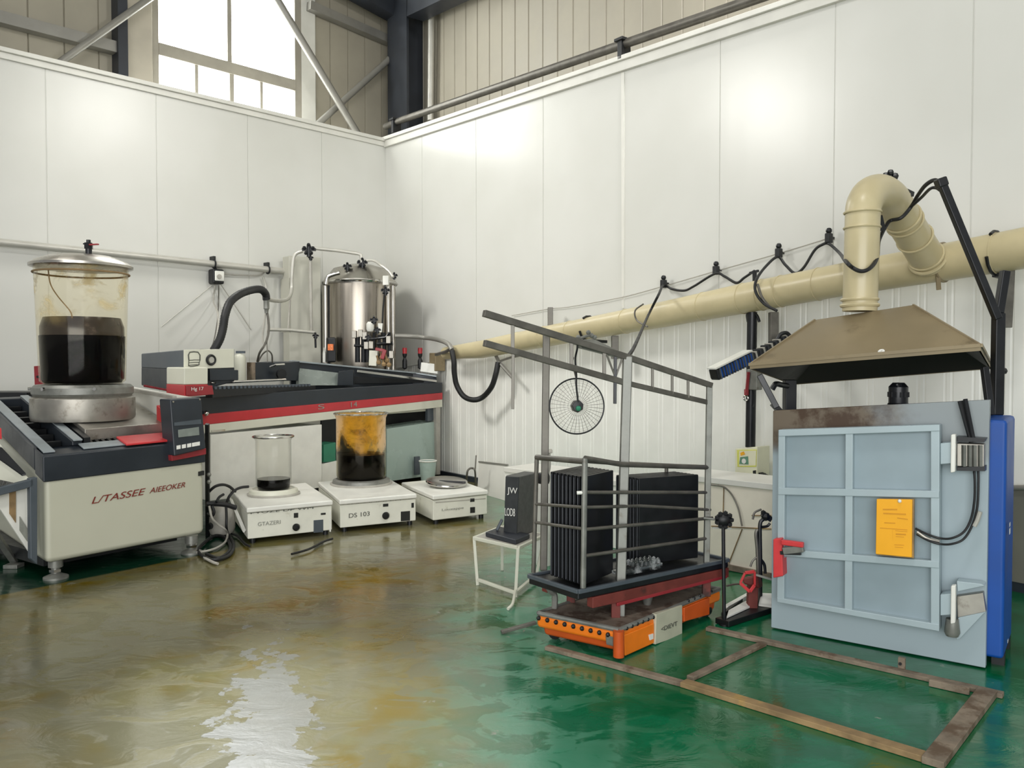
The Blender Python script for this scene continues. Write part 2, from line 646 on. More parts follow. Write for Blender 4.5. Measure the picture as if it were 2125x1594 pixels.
structure(profile_wall(OC, uR, nR, ribs(-.1, REND + 2, .3, .014, .014, 0), lambda s: 3.2, lambda s: ZR), 'wall_upper_right', M['cladding'])
win = root('window_1', OC + uL * (w0 + w1) / 2 + Z * wb, kind='structure')
pz = lambda px, py: PLo.hit(px, py)
wf = MB()
fr = lambda mb, s0, s1, z0, z1, y0=-.06, y1=.05: mb.box(OC, uL, nL, s0, s1, y0, y1, z0, z1)
fr(wf, w0, w0 + .11, wb, wt); fr(wf, w1 - .1, w1, wb, wt); fr(wf, w0, w1, wt - .1, wt); fr(wf, w0, w1, wb, wb + .1)
build(wf, 'window_frame', M['winframe'], win, .008)
tz0, tz1 = sorted((pz(312, 112).z, pz(312, 86).z))
build(fr(MB(), w0 + .1, w1 - .1, tz0, tz1, -.05, .06), 'transom', M['winframe'], win, .006)
mz = lambda px: sLo(PLo.hit(px, 150))
build(fr(MB(), mz(479), mz(470), tz1, wt - .08, -.04, .04), 'mullion', M['winframe'], win, .004)
for a, b in ((409, 402), (483, 474), (543, 537)):
    build(fr(MB(), mz(a), mz(b), wb + .08, tz0, -.04, .04), 'mullion', M['winframe'], win, .004)
for a, b, z0, z1 in ((622, 474, tz1, wt - .1), (474, 310, tz1, wt - .1), (622, 540, wb + .1, tz0), (540, 478, wb + .1, tz0), (478, 405, wb + .1, tz0), (405, 310, wb + .1, tz0)):
    build(fr(MB(), mz(a), mz(b), z0, z1, -.02, -.012), 'pane', M['sky'], win)
# reveal boards beside the window
structure(fr(MB(), w1, w1 + .32, 3.2, wt + .2, 0, .10), 'trim_5', M['jamb'], bevel=.01)
structure(fr(MB(), w0 - .25, w0, 3.2, wt + .2, 0, .05), 'trim_6', M['cap'], bevel=.01)
structure(fr(MB(), w1 + .36, w1 + .48, 3.2, ZR, 0, .22), 'column_window', M['navy'])
# ceiling far above, open bay behind the camera
structure(MB().prism([OC + Z * ZR, OC + uR * (REND + 2) + Z * ZR, OC + uR * (REND + 2) + uL * (LEND + 2) + Z * ZR, OC + uL * (LEND + 2) + Z * ZR], Z * .1), 'ceiling', M['ceil'])

# corner column, H section
cc = at(853, 150, 13.35)
cc.z = 0
hx = uR
hy = V((-hx.y, hx.x, 0))
mb = MB()
W2 = .30
mb.box(cc, hx, hy, -W2, W2, -.26, -.22, 3.2, ZR)
mb.box(cc, hx, hy, -W2, W2, .22, .26, 3.2, ZR)
mb.box(cc, hx, hy, -.02, .02, -.22, .22, 3.2, ZR)
mb.box(cc, hx, hy, -W2, -W2 + .03, -.22, .22, 3.2, ZR)
structure(mb, 'column_corner', M['navy'])
# eaves beams
mb = MB()
a, b = PRo.hit(862, 20, .35), PRo.hit(985, -40, .35)
structure(mb.bar(a, a + (b - a) * 5, .3, .28), 'beam_right', M['navy'])
a, b = PLo.hit(835, 35, .35), PLo.hit(745, -15, .35)
structure(MB().bar(a, a + (b - a) * 3, .25, .25), 'beam_left', M['navy'])


def single(mb, name, m, label, cat, group=None, bevel=0):
    return tag(build(mb, name, m, None, bevel), label, cat, group)


# bracing tubes and girts in the gap between partition and outer wall
PG = Plane(CORNER - nL * .5, nL)
ext = lambda a, b, t: a + (b - a) * t


def strut(p, q, w, name, label, off=0):
    P = Plane(CORNER - nL * (.5 + off), nL)
    a, b = P.hit(*p), P.hit(*q)
    return single(MB().tube([a, b], w / 2, 12), name, M['tubegrey'], label, 'brace')


strut((118, 134), (420, -82), .085, 'diagonal_brace', 'pale diagonal steel brace rising to the left edge of the bright window')
strut((548, -46), (752, 294), .11, 'diagonal_brace', 'long diagonal steel brace crossing in front of the window, running down to the right', -.1)
strut((842, 92), (648, 268), .10, 'diagonal_brace', 'short diagonal steel brace low beside the dark corner column, running down to the left', .12)
single(MB().bar(PLo.hit(-60, 22, .1), PLo.hit(262, 106, .1), .14, .14), 'wall_girt', M['tubegrey'], 'horizontal steel girt on the upper cladding left of the window', 'steel girt')
single(MB().bar(PLo.hit(640, 12, .1), PLo.hit(838, 98, .1), .14, .13), 'wall_girt', M['tubegrey'], 'horizontal steel girt between the bright window and the corner column', 'steel girt')
single(MB().tube([PRo.hit(895, 30, .12), PRo.hit(893, 250, .12)], .05, 12), 'downpipe', M['lightpipe'], 'thin white downpipe beside the dark corner column', 'pipe')

# pipe along the top of the right partition
hp = root('overhead_pipe', PR.hit(831, 250, .02), 'dark pipe running along the top edge of the right partition wall', 'pipe')
build(MB().tube([PR.hit(800, 263, .0), PR.hit(831, 250, .0), PR.hit(1200, 124, .0), PR.hit(1512, 17, .0), PR.hit(1700, -48, .0)], .048, 12), 'pipe', M['frame'], hp)
for x, y in ((822, 254), (1295, 92)):
    b = MB()
    c = PR.hit(x, y)
    b.box(c, uR, nR, -.03, .03, -.07, .07, -.17, .06)
    b.box(c, uR, nR, -.06, .06, -.09, .09, .02, .05)
    build(b, 'clamp', M['black'], hp, .004)

# ================================================================= floor
t = NT('wet_epoxy_floor')
tc = t.n('ShaderNodeTexCoord')
sp = t.n('ShaderNodeSeparateXYZ')
t.l(tc, 'Object', sp, 'Vector')
X, Y = (sp, 'X'), (sp, 'Y')
big = t.noise(.75, 4, .6, dist=.4)
mid = t.noise(2.6, 5, .62, dist=.7)
fine = t.noise(9, 5, .6, dist=.3)
flat = t.coords((1, 1.5, 1))
streak = t.noise(3.2, 5, .6, co=flat, dist=.9)
# grey-olive worn half to the left, green paint to the right
e = t.math('ADD', X, t.math('MULTIPLY', t.math('SUBTRACT', (big, 'Fac'), .5), 1.7))
e = t.math('ADD', e, t.math('MULTIPLY', t.math('SUBTRACT', (mid, 'Fac'), .5), .55))
g = (t.ramp(*e, -.62, .30), 0)
g2 = (t.ramp(*e, .0, .85), 0)
olive = t.mix((t.ramp(mid, 'Fac', .40, .60), 0), lin('#6c673e'), lin('#6a5a16'))
olive = t.mix((t.ramp(big, 'Fac', .42, .60), 0), olive, lin('#68654f'))
olive = t.mix((t.ramp(streak, 'Fac', .53, .57), 0), olive, lin('#65603f'))
tealp = t.mix((t.ramp(streak, 'Fac', .47, .53), 0), lin('#1f6a4a'), lin('#4a8a6e'))
deep = t.mix((t.ramp(mid, 'Fac', .4, .62), 0), lin('#065a32'), lin('#0b6b45'))
col = t.mix(g, olive, tealp)
col = t.mix(g2, col, deep)
# clean green strip under the machine on the left: behind the line through two floor points
a, b = fl(0, 1236), fl(430, 1150)
dv = (b - a).normalized()
nv = V((-dv.y, dv.x, 0))
f = t.math('ADD', t.math('MULTIPLY', X, nv.x), t.math('MULTIPLY', Y, nv.y))
f = t.math('SUBTRACT', f, nv.dot(a))
f = (t.ramp(*f, -.02, .03), 0)
side = (t.ramp(*X, -2.1, -2.6), 0)
mg = t.math('MULTIPLY', f, side)
col = t.mix(mg, col, lin('#08301f'))
# thin pale scuffs
sc = t.math('MULTIPLY', (t.ramp(fine, 'Fac', .66, .70), 0), (t.ramp(mid, 'Fac', .5, .6), 0))
col = t.mix(sc, col, lin('#86867a'))
col_floor = col
wet = t.math('MULTIPLY', (t.ramp(streak, 'Fac', .49, .53), 0), .10)
rough = t.math('ADD', t.math('ADD', .09, wet), t.math('MULTIPLY', (fine, 'Fac'), .06))
# highlight zone: rougher, greyer, shinier patch shaped to catch the added spot
pc0 = fl(565, 1500)
ax_ = V((pc0.x, pc0.y, 0)).normalized()
du = t.math('SUBTRACT', t.math('ADD', t.math('MULTIPLY', X, ax_.x), t.math('MULTIPLY', Y, ax_.y)), pc0.dot(ax_))
dw = t.math('SUBTRACT', t.math('ADD', t.math('MULTIPLY', X, ax_.y), t.math('MULTIPLY', Y, -ax_.x)), pc0.x * ax_.y - pc0.y * ax_.x)
rr2 = t.math('SQRT', t.math('ADD', t.math('POWER', t.math('MULTIPLY', du, .95), 2.0), t.math('POWER', t.math('MULTIPLY', dw, 5.2), 2.0)))
rr2 = t.math('ADD', rr2, t.math('MULTIPLY', t.math('SUBTRACT', (mid, 'Fac'), .5), 2.4))
rr2 = t.math('ADD', rr2, t.math('MULTIPLY', t.math('SUBTRACT', (fine, 'Fac'), .5), 2.4))
rr2 = t.math('ADD', rr2, t.math('MULTIPLY', t.math('SUBTRACT', (streak, 'Fac'), .5), 1.6))
patch = (t.ramp(*rr2, .92, .78), 0)
rough = t.math('ADD', rough, t.math('MULTIPLY', patch, t.math('SUBTRACT', .31, rough)))
t.set('Base Color', t.mix(t.math('MULTIPLY', patch, .7), col_floor, lin('#4c4d49')))  # greyed inside the zone so the highlight comes out whiter
t.set('Roughness', rough)
t.set('Specular IOR Level', t.math('ADD', .8, t.math('MULTIPLY', patch, .2)))
h = t.math('ADD', t.math('MULTIPLY', (fine, 'Fac'), .25), (streak, 'Fac'))
t.bump(h, .16, .02)
structure(MB().prism([(-14, -6, 0), (14, -6, 0), (14, 18, 0), (-14, 18, 0)], V((0, 0, -.1))), 'floor', t.m, Mx=Matrix.Identity(4))
# ================================================================= wet bench machine at the left
Ab, Bb = fl(95, 1172, .14), fl(425, 1108, .14)
bv = V((-.68, .73, 0)).normalized() * 1.9
zA, zB = vz(Ab, 80, 992), vz(Bb, 425, 951)
zA2, zB2 = vz(Ab, 100, 946), vz(Bb, 350, 913)
L1 = (Bb - Ab).length
e1, e2 = (Bb - Ab).normalized(), bv.normalized()
F1 = vplane(Ab, Bb)
n1 = F1.n
SL = .175


def T(u, w, dz=0.0):
    p = Ab + e1 * u + e2 * w
    p.z = lerp(zA2, zB2, u / L1) + SL * w + dz
    return p


def below(p, z):
    q = V(p)
    q.z = z
    return q


def slopebox(mb, u0, u1, w0, w1, d0, d1):
    return mb.hexa([T(u0, w0, d0), T(u1, w0, d0), T(u1, w1, d0), T(u0, w1, d0)], [T(u0, w0, d1), T(u1, w0, d1), T(u1, w1, d1), T(u0, w1, d1)])


mach = root('bench_machine', below(Ab + bv * .5 + e1 * .6, 0), 'large beige machine with dark tray top and red lettering, carrying the lidded glass vessel', 'machine')
up = lambda p, z: below(p, z)
build(MB().hexa([Ab, Bb, Bb + bv, Ab + bv], [up(Ab, zA), up(Bb, zB), up(Bb + bv, zB + .25), up(Ab + bv, zA + .25)]), 'body', M['bodygrey'], mach, .045)
ptext('L/TASSEE', 'lettering', M['printred'], mach, F1, 190, 1046, 302, 1026, 14, .004, .3)
ptext('AIEEOKER', 'lettering', M['printred'], mach, F1, 310, 1024, 384, 1011, 11, .004, .3)
build(MB().prism(F1.quad([(412, 979), (424, 977), (424, 986), (412, 988)], .006), -n1 * .02), 'badge', M['printdark'], mach)
# dark top frame
mb = MB()
o = -.012
slopebox(mb, o, L1 + .01, o, .22, -.19, 0)
slopebox(mb, o, .10, .22, 1.9, -.17, .0)
slopebox(mb, .26, .34, .22, 1.85, -.17, .03)
slopebox(mb, o, L1, 1.82, 1.91, -.17, .02)
build(mb, 'top_frame', M['anthracite'], mach, .012)
mb = MB()
slopebox(mb, .01, .095, .06, 1.9, 0, .012)
slopebox(mb, .265, .335, .2, 1.85, .03, .042)
slopebox(mb, .30, .95, .06, .2, 0, .012)
build(mb, 'rail_cap', M['railgrey'], mach, .004)
mb = MB()
slopebox(mb, .10, .26, .22, 1.85, -.15, -.12)
for i in range(22):
    w = .28 + i * .07
    slopebox(mb, .12, .25, w, w + .035, -.12, -.04 - .02 * (i % 3))
build(mb, 'trough', M['black'], mach)
build(slopebox(MB(), .34, L1, .22, 1.85, -.16, -.10), 'tray_floor', M['rust'], mach)
mb = MB()
for i in range(16):
    u = .42 + i * .05
    slopebox(mb, u, u + .022, .23, .36, -.10, -.01)
build(mb, 'comb_strip', M['blacksatin'], mach)
build(slopebox(MB(), .40, 1.12, .36, 1.75, -.02, .075), 'work_plate', M['dullsteel'], mach, .006)
build(slopebox(MB(), .35, .40, .22, 1.8, -.10, .045), 'guide_rail', M['blacksatin'], mach)
build(slopebox(MB(), .40, .62, 1.70, 1.80, .03, .05), 'red_strip', M['maroon'], mach)
# right housing
zh0, zh1 = vz(T(L1, .12), 352, 826), vz(T(L1, 1.9), 270, 800)
q = [T(1.13, .30, -.15), T(L1, .1, -.15), T(L1, 1.9, -.15), T(1.13, 1.9, -.15)]
build(MB().hexa(q, [up(q[0], zh0), up(q[1], zh0), up(q[2], zh1), up(q[3], zh1)]), 'side_housing', M['white'], mach, .012)
q = [T(1.11, .25, 0), T(1.15, .25, 0), T(1.15, 1.9, 0), T(1.11, 1.9, 0)]
build(MB().hexa([up(q[0], zh0 - .01), up(q[1], zh0 - .01), up(q[2], zh1 - .01), up(q[3], zh1 - .01)], [up(q[0], zh0 + .02), up(q[1], zh0 + .02), up(q[2], zh1 + .02), up(q[3], zh1 + .02)]), 'housing_lip', M['hosegrey'], mach, .004)
# console
FC = Plane(up(Bb, .95) + n1 * .085, n1 + V((0, 0, .12)))
mb = MB().prism(FC.quad([(353, 829), (418, 825), (428, 931), (362, 947)]), -n1 * .16)
con = build(mb, 'control_panel', M['anthracite'], mach, .012)
build(MB().prism(FC.quad([(362, 877), (417, 870), (418, 880), (362, 884)], .006), -FC.n * .02), 'panel_strip', M['slate'], con)
build(MB().prism(FC.quad([(370, 892), (413, 886), (414, 903), (371, 908)], .006), -FC.n * .02), 'screen', M['screen'], con, .002)
for x in (367, 378, 389, 399, 407):
    y = 932 - (x - 367) * .18
    build(MB().prism(FC.quad([(x, y - 7), (x + 8, y - 8.5), (x + 8, y - .5), (x, y + 1)], .006), -FC.n * .02), 'keypad_key', M['printwhite'], con, .001)
for x, y in ((359, 834), (414, 829)):
    build(MB().cyl(FC.hit(x, y, 0), .008, .006, 10, FC.n), 'panel_screw', M['chrome'], con)
build(MB().prism(F1.quad([(356, 945), (428, 930), (428, 943), (357, 957)], .06), -n1 * .14), 'console_base', M['maroon'], mach, .004)
# red corner guard
ub = (F1.hit(262, 915) - Ab).dot(e1)
mb = slopebox(MB(), ub, 1.13, .0, .24, .012, .03)
q = [T(1.06, .05, .0), T(1.13, .05, .0), T(1.13, .5, .0), T(1.06, .5, .0)]
mb.hexa(q, [p + Z * d for p, d in zip(q, (.13, .13, .20, .20))])
build(mb, 'corner_guard', M['redbright'], mach, .006)
# levelling feet
for p in (fl(116, 1200), fl(398, 1148), Ab + bv * .85 + e1 * .1, Bb + bv * .85 - e1 * .1):
    p = below(p, 0)
    mb = MB().lathe(p, [(0, 0), (.085, 0), (.085, .015), (.05, .03), (.03, .04), (.03, .08), (.05, .085), (.05, .15), (0, .15)], 20)
    f_ = build(mb, 'levelling_foot', M['galv'], mach)
    build(MB().cyl(p + Z * .05, .045, .02, 6), 'foot_nut', M['chrome'], f_)
build(MB().box(Ab + n1 * -.25, e1, -n1, .1, L1 - .1, 0, 1.2, -.07, .02), 'underframe', M['black'], mach)

# grey open frame and side panel left of the machine
sf = root('side_cabinet', fl(20, 1190), 'low white side cabinet with grey open frame at the left edge of the photo', 'cabinet')
PF = Plane(Ab + n1 * .03, n1)
PS = plane3(PF.hit(72, 1000, -.02), PF.hit(72, 1160, -.02), PF.hit(-10, 1010, -1.0))
build(MB().prism(PF.quad([(62, 993), (78, 990), (78, 1172), (64, 1160)]), -n1 * .05), 'frame_post', M['slate'], sf, .006)
build(MB().prism(PF.quad([(-60, 1027), (70, 994), (70, 1010), (-60, 1045)]), -n1 * .05), 'frame_bar', M['slate'], sf, .006)
pt = PF.quad([(62, 1003), (62, 1142), (0, 1052), (-60, 970), (-60, 1030)], -.09)
build(MB().prism([PF.hit(62, 1008, -.09), PF.hit(62, 1148, -.09), PF.hit(0, 1056, -.09), PF.hit(-60, 985, -.09), PF.hit(-60, 1040, -.09)], -n1 * .02), 'side_panel', M['white'], sf, .003)
build(MB().prism(PF.quad([(20, 1012), (33, 1009), (33, 1085), (20, 1066)], -.083), -n1 * .01), 'stain_strip', M['wood'], sf)
build(MB().prism(PF.quad([(41, 1072), (57, 1097), (57, 1124), (41, 1101)], -.083), -n1 * .012), 'vent_grille', M['printlight'], sf)
tq = [at(0, 914, 6.05), at(60, 988, 5.86), at(74, 989, 5.84), at(-60, 1024, 5.60), at(-60, 850, 6.2)]
build(MB().prism([at(-60, 880, 6.15), at(0, 920, 6.02), at(58, 990, 5.92), at(66, 992, 5.86), at(-60, 1026, 5.82)], V((0, 0, -.03))), 'top_shelf', M['cream'], sf, .004)
build(MB().prism([at(-30, 925, 6.0), at(4, 932, 5.97), at(54, 986, 5.90), at(46, 988, 5.89), at(-30, 934, 5.96)], Z * .012), 'slot', M['black'], sf)
mb = MB().bar(fl(30, 1172) + Z * .02, at(-25, 1085, 6.0), .05, .03)
mb.box(fl(30, 1178), V((1, 0, 0)), V((0, 1, 0)), -.06, .05, -.05, .05, 0, .03)
build(mb, 'leg', M['galv'], sf, .004)
build(MB().prism([at(-6, 886, 6.1), at(3, 889, 6.1), at(4, 912, 6.1), at(-6, 910, 6.1)], V((-.03, .04, 0))), 'red_knob', M['redbright'], sf, .004)

# black box and red box behind the machine
q0 = T(.02, 2.0)
bb = MB().box(below(at(20, 830, 8.0), 0), V((1, 0, 0)), V((0, 1, 0)), -.55, .18, -.02, .4, 0, vz(V((0, 8.0, 0)), 30, 814))
single(bb, 'black_cabinet', M['black'], 'black cabinet behind the beige machine at the left edge of the photo', 'cabinet', None, .01)
rb = root('red_box', below(at(84, 800, 7.95), 1.27), 'small red box standing behind the big glass vessel', 'box')
d = 7.95
build(MB().hexa([at(72, 806, d), at(93, 806, d), at(112, 803, d + .15), at(92, 803, d + .2)], [at(70, 760, d), at(92, 758, d), at(111, 760, d + .15), at(90, 761, d + .2)]), 'body', M['maroon'], rb, .004)
build(MB().cyl(at(80, 782, d), .012, .02, 12, V((0, -1, 0))), 'screw', M['black'], rb)
build(MB().hexa([at(93, 807, d), at(113, 807, d), at(118, 804, d + .1), at(95, 804, d + .1)], [at(93.5, 760, d), at(112, 762, d), at(117, 763, d + .1), at(96, 761, d + .1)]), 'side_plate', M['black'], rb)
mb = MB()
for x in (78, 88):
    mb.cyl(below(at(x, 806, d), 1.2), .02, at(x, 806, d).z - 1.2, 8)
build(mb, 'mounting_stud', M['galv'], rb)

# ---- heater base and lidded glass vessel
bc = at(174, 858, 6.95)
hb = root('heater_base', below(bc, bc.z - .03), 'round steel heater base under the big lidded glass vessel', 'base')
zb0 = bc.z - .05
zf = at(174, 800, 6.60).z
R = 98 / FOC * 6.95
build(MB().lathe(below(bc, zb0), [(0, 0), (R * .98, 0), (R * 1.0, .03), (R, (zf - zb0) * .62), (R * .93, (zf - zb0) * .68), (0, (zf - zb0) * .68)], 56), 'drum', M['dullsteel'], hb)
build(MB().lathe(below(bc, zb0 + (zf - zb0) * .68), [(0, 0), (R * .93, 0), (R * .97, .02), (R * .97, (zf - zb0) * .24), (R * .9, (zf - zb0) * .32), (0, (zf - zb0) * .32)], 56), 'flange', M['galv'], hb)
for g in (-1.9, -.9, -2.7):
    c = below(bc, zf - .03) + V((math.cos(g), math.sin(g), 0)) * R * .97
    build(MB().cyl(c, .014, .02, 8, V((math.cos(g), math.sin(g), 0))), 'clip', M['chrome'], hb)

vs = root('lidded_vessel', below(bc, zf), 'tall lidded glass vessel half full of black liquid, on the round steel heater base', 'vessel')
Rb, Rt = 80 / FOC * 6.95, 88 / FOC * 6.95
zt = at(174, 556, 6.95).z
zl = at(174, 695, 6.62).z
zm = at(174, 660, 6.95).z
H = zt - zf
rad = lambda z: lerp(Rb, Rt, min(1, max(0, (z - zf) / H)))
prof = [(Rb * .9, 0.004), (Rb, .03)] + [(rad(zf + H * i / 8), H * i / 8) for i in range(1, 9)]
build(MB().lathe(below(bc, zf), prof, 56), 'glass_wall', M['glassamber'], vs)
build(MB().lathe(below(bc, zf), [(0, .012), (Rb * .9, .012), (rad(zf + .05) - .012, .045), (rad(zl) - .012, zl - zf), (0, zl - zf)], 56), 'liquid', M['liquid'], vs)
build(MB().lathe(below(bc, zl), [(rad(zl) - .02, .002), (rad(zl) - .02, (zm - zl) * .5), (rad(zm) - .05, zm - zl)], 56), 'liquid_film', M['film'], vs)
RL = 97 / FOC * 6.95
lid = build(MB().lathe(below(bc, zt), [(0, -.012), (RL * .9, -.012), (RL, 0), (RL * 1.0, .02), (RL * .9, .05), (RL * .62, .095), (RL * .3, .105), (0, .105)], 56), 'lid', M['steel'], vs)
build(MB().ring(below(bc, zt - .05), rad(zt) + .006, .008, Z), 'lid_band', M['wood'], vs)
va = at(184, 524, 6.9)
mb = MB().cyl(va - Z * .03, .026, .07, 12).cyl(va + Z * .03, .034, .05, 6).cyl(va + Z * .07, .018, .035, 10)
vv = build(mb, 'valve', M['blacksatin'], vs)
build(MB().bar(at(186, 508, 6.88), at(204, 507, 6.85), .02, .012), 'valve_handle', M['maroon'], vv, .003)
build(MB().bar(at(173, 506, 6.9), at(186, 507, 6.9), .02, .012), 'valve_handle', M['blacksatin'], vv, .003)
st = MB().tube(spline([at(100, 560, 6.72), at(105, 590, 6.68), at(120, 615, 6.62), at(145, 645, 6.6), at(150, 660, 6.6)]), .005, 6)
build(st, 'stir_rod', M['wood'], vs)

# ================================================================= long gantry machine behind
dN0, dN1 = 8.0, 11.2
NLy = lambda y430, y918: y430 + (y918 - y430) * (385 - 430) / (918 - 430)


def m2(y430, y918, t):
    """point on the long front at fraction t between px 385 and px 918"""
    a, b = at(385, NLy(y430, y918), dN0), at(918, y918, dN1)
    return lerp(a, b, t)


g0, g1 = below(at(385, 850, dN0), 0), below(at(918, 850, dN1), 0)
P2 = vplane(g0, g1)
n2 = P2.n
gm = root('gantry_machine', below(lerp(g0, g1, .5) - n2 * .4, 0), 'long dark-topped machine with a red stripe, standing behind the hotplates', 'machine')
FL2, FR2 = at(603, 750, 9.9), at(862, 775, 11.25)


def band(name, ya, yb, m, th=.06, off=0.0, bev=.006):
    q = [m2(ya[0], ya[1], 0), m2(ya[0], ya[1], 1), m2(yb[0], yb[1], 1), m2(yb[0], yb[1], 0)]
    return build(MB().prism([p + n2 * off for p in q], -n2 * th), name, m, gm, bev)


band('front_fascia', (823, 794), (860, 815), M['anthracite'], .10)
rs = band('red_stripe', (859, 815), (881, 829), M['red'], .06, .004)
band('lower_rail', (881, 829), (899, 845), M['cream'], .06)
for (x, y, s_) in ((665, 845, 'S'), (733, 840, '14')):
    ptext(s_, 'stripe_mark', M['printlight'], rs, P2, x - 5, y + 5, x + 8, y + 3.5, 10, .008)
# bed box
a0, a1 = m2(840, 802, 0) - n2 * .1, m2(840, 802, 1) - n2 * .1
a1.z = a0.z = min(a0.z, a1.z)
bl = [a0, a1, up(FR2, a0.z), up(FL2, a0.z)]
lowz = m2(899, 845, .5).z
build(MB().hexa([up(p, lowz) for p in bl], [V(p) for p in bl]), 'bed', M['cream'], gm, .01)
bedz = a0.z
build(MB().prism([up(p, bedz) for p in (m2(840, 802, .05) - n2 * .11, m2(840, 802, .97) - n2 * .11, FR2, FL2)], Z * .015), 'bed_surface', M['screen'], gm)
# rear splash and end splash
rr = MB()
q = [up(FL2, bedz), up(FR2, bedz), FR2, FL2]
rr.prism(q, V((-.03, .05, 0)))
e_ = m2(780, 782, 1) - n2 * .1
q = [up(FR2, bedz), up(e_, bedz), e_, FR2]
rr.prism(q, V((-.05, -.03, 0)))
build(rr, 'splash_rim', M['anthracite'], gm, .006)
rr = MB()
rr.bar(FL2 + Z * .005, FR2 + Z * .005, .07, .02)
rr.bar(FR2 + Z * .005, e_ + Z * .005, .07, .02)
build(rr, 'rim_cap', M['railgrey'], gm, .003)
# rails on the bed
ra = lambda t, off, z: m2(823, 794, t) - n2 * off + Z * z
build(MB().bar(at(740, 770, 10.55), at(905, 791, 11.1), .05, .03), 'linear_rail', M['chrome'], gm, .003)
build(MB().prism([at(712, 780, 10.45), at(880, 788, 11.1), at(880, 794, 11.1), at(712, 797, 10.45)], V((-.05, .06, 0))), 'inner_rail', M['blacksatin'], gm, .003)
build(MB().prism([at(620, 764, 9.9), at(704, 774, 10.25), at(704, 800, 10.15), at(620, 800, 9.8)], V((-.05, .06, 0))), 'grey_cover', M['screen'], gm, .003)
build(MB().hexa([at(700, 800, 10.1), at(733, 800, 10.25), at(735, 798, 10.45), at(702, 798, 10.35)], [at(702, 772, 10.1), at(733, 768, 10.25), at(735, 768, 10.45), at(703, 770, 10.35)]), 'rail_block', M['anthracite'], gm, .004)
# lower cabinets and legs
def low(pts, name, m, off, th=.05, bev=.006):
    return build(MB().prism(P2.quad(pts, off), -n2 * th), name, m, gm, bev)


wc = low([(437, 902), (668, 881), (668, 1012), (437, 1040)], 'white_cabinet', M['white'], -.01, .5)
build(MB().prism(P2.quad([(440, 893), (467, 891), (467, 895), (440, 897)], .012), -n2 * .02), 'cabinet_handle', M['chrome'], wc)
low([(803, 890), (910, 874), (910, 985), (803, 1000)], 'teal_panel', M['teal'], -.05, .35)
low([(668, 872), (914, 848), (914, 985), (668, 1008)], 'dark_backing', M['black'], -.45, .03, 0)
low([(672, 923), (697, 918), (697, 957), (672, 960)], 'green_motor', M['green'], -.1, .2)
low([(668, 964), (700, 956), (700, 1000), (668, 1003)], 'white_guard', M['white'], -.08, .2)
low([(905, 846), (914, 845), (914, 985), (907, 985)], 'end_leg', M['hosegrey'], -.01, .06)
low([(888, 848), (904, 846), (904, 872), (888, 875)], 'hanger_bracket', M['slate'], -.06, .05)
low([(862, 948), (872, 947), (872, 985), (862, 986)], 'green_post', M['slate'], .02, .03)
for x, y in ((442, 1040), (660, 1015), (905, 985)):
    p = below(P2.hit(x, y, -.1), 0)
    build(MB().cyl(p, .04, .15, 12), 'machine_foot', M['black'], gm)
build(MB().ball(P2.hit(428, 858, .03), .028, 12), 'corner_knob', M['chrome'], gm)

# gantry carriage
E0, E1, E2 = (293, 8.75), (383, 7.9), (487, 8.35)
v_ = lambda e, y: at(e[0], y, e[1])


def cbox(name, y0, y1, m, bev=.01, par=None):
    b = [v_(E0, y0[0]), v_(E1, y0[1]), v_(E2, y0[2])]
    t_ = [v_(E0, y1[0]), v_(E1, y1[1]), v_(E2, y1[2])]
    b.append(b[0] + b[2] - b[1])
    t_.append(t_[0] + t_[2] - t_[1])
    return build(MB().hexa(b, t_), name, m, par or gm, bev)


cbox('carriage_lower', (800, 820, 792), (762, 768, 762), M['anthracite'])
ch = cbox('carriage_housing', (763, 768, 763), (734, 726, 724), M['slate'])
PW_ = plane3(v_(E1, 726), v_(E1, 768), v_(E2, 724))
fp = build(MB().prism(PW_.quad([(383, 726), (486, 724), (486, 763), (383, 767)], .012), -PW_.n * .02), 'carriage_face', M['cream'], gm, .004)
build(MB().ring(PW_.hit(438, 747, .02), .045, .012, PW_.n, 32), 'gauge_ring', M['black'], fp)
build(MB().cyl(PW_.hit(438, 747, .012), .03, .012, 24, PW_.n), 'gauge_dial', M['chrome'], fp)
lg = MB()
lgp = [(392, 748), (391, 737), (394, 731), (402, 730), (411, 731), (415, 737), (415, 748)]
lg.tube(PW_.quad(lgp, .015), .006, 6)
for y in (748, 753, 758):
    lg.tube(PW_.quad([(392, y), (403, y - 1), (414, y - 1)], .015), .004, 6)
lg.tube(PW_.quad([(392, 748), (391, 759), (396, 761), (412, 758), (415, 748)], .015), .004, 6)
build(lg, 'emblem', M['printgrey'], fp)
build(MB().prism(PW_.quad([(436, 766), (495, 768), (495, 789), (436, 790)], .03), -PW_.n * .3), 'beam_housing', M['anthracite'], gm, .006)
mb = MB()
for i in range(16):
    x = 300 + i * 3
    mb.ball(at(x, 801 + i * .55, 8.66 - i * .028), .014, 6)
build(mb, 'cable_bead_row', M['maroon'], gm)
# white and red end block
q0, q1, q2 = (345, 7.95), (382, 7.62), (432, 7.85)


def eblock(name, y0, y1, m, bev=.008, grow=0):
    b = [v_(q0, y0[0]), v_(q1, y0[1]), v_(q2, y0[2])]
    t_ = [v_(q0, y1[0]), v_(q1, y1[1]), v_(q2, y1[2])]
    b.append(b[0] + b[2] - b[1])
    t_.append(t_[0] + t_[2] - t_[1])
    return build(MB().hexa(b, t_), name, m, gm, bev)


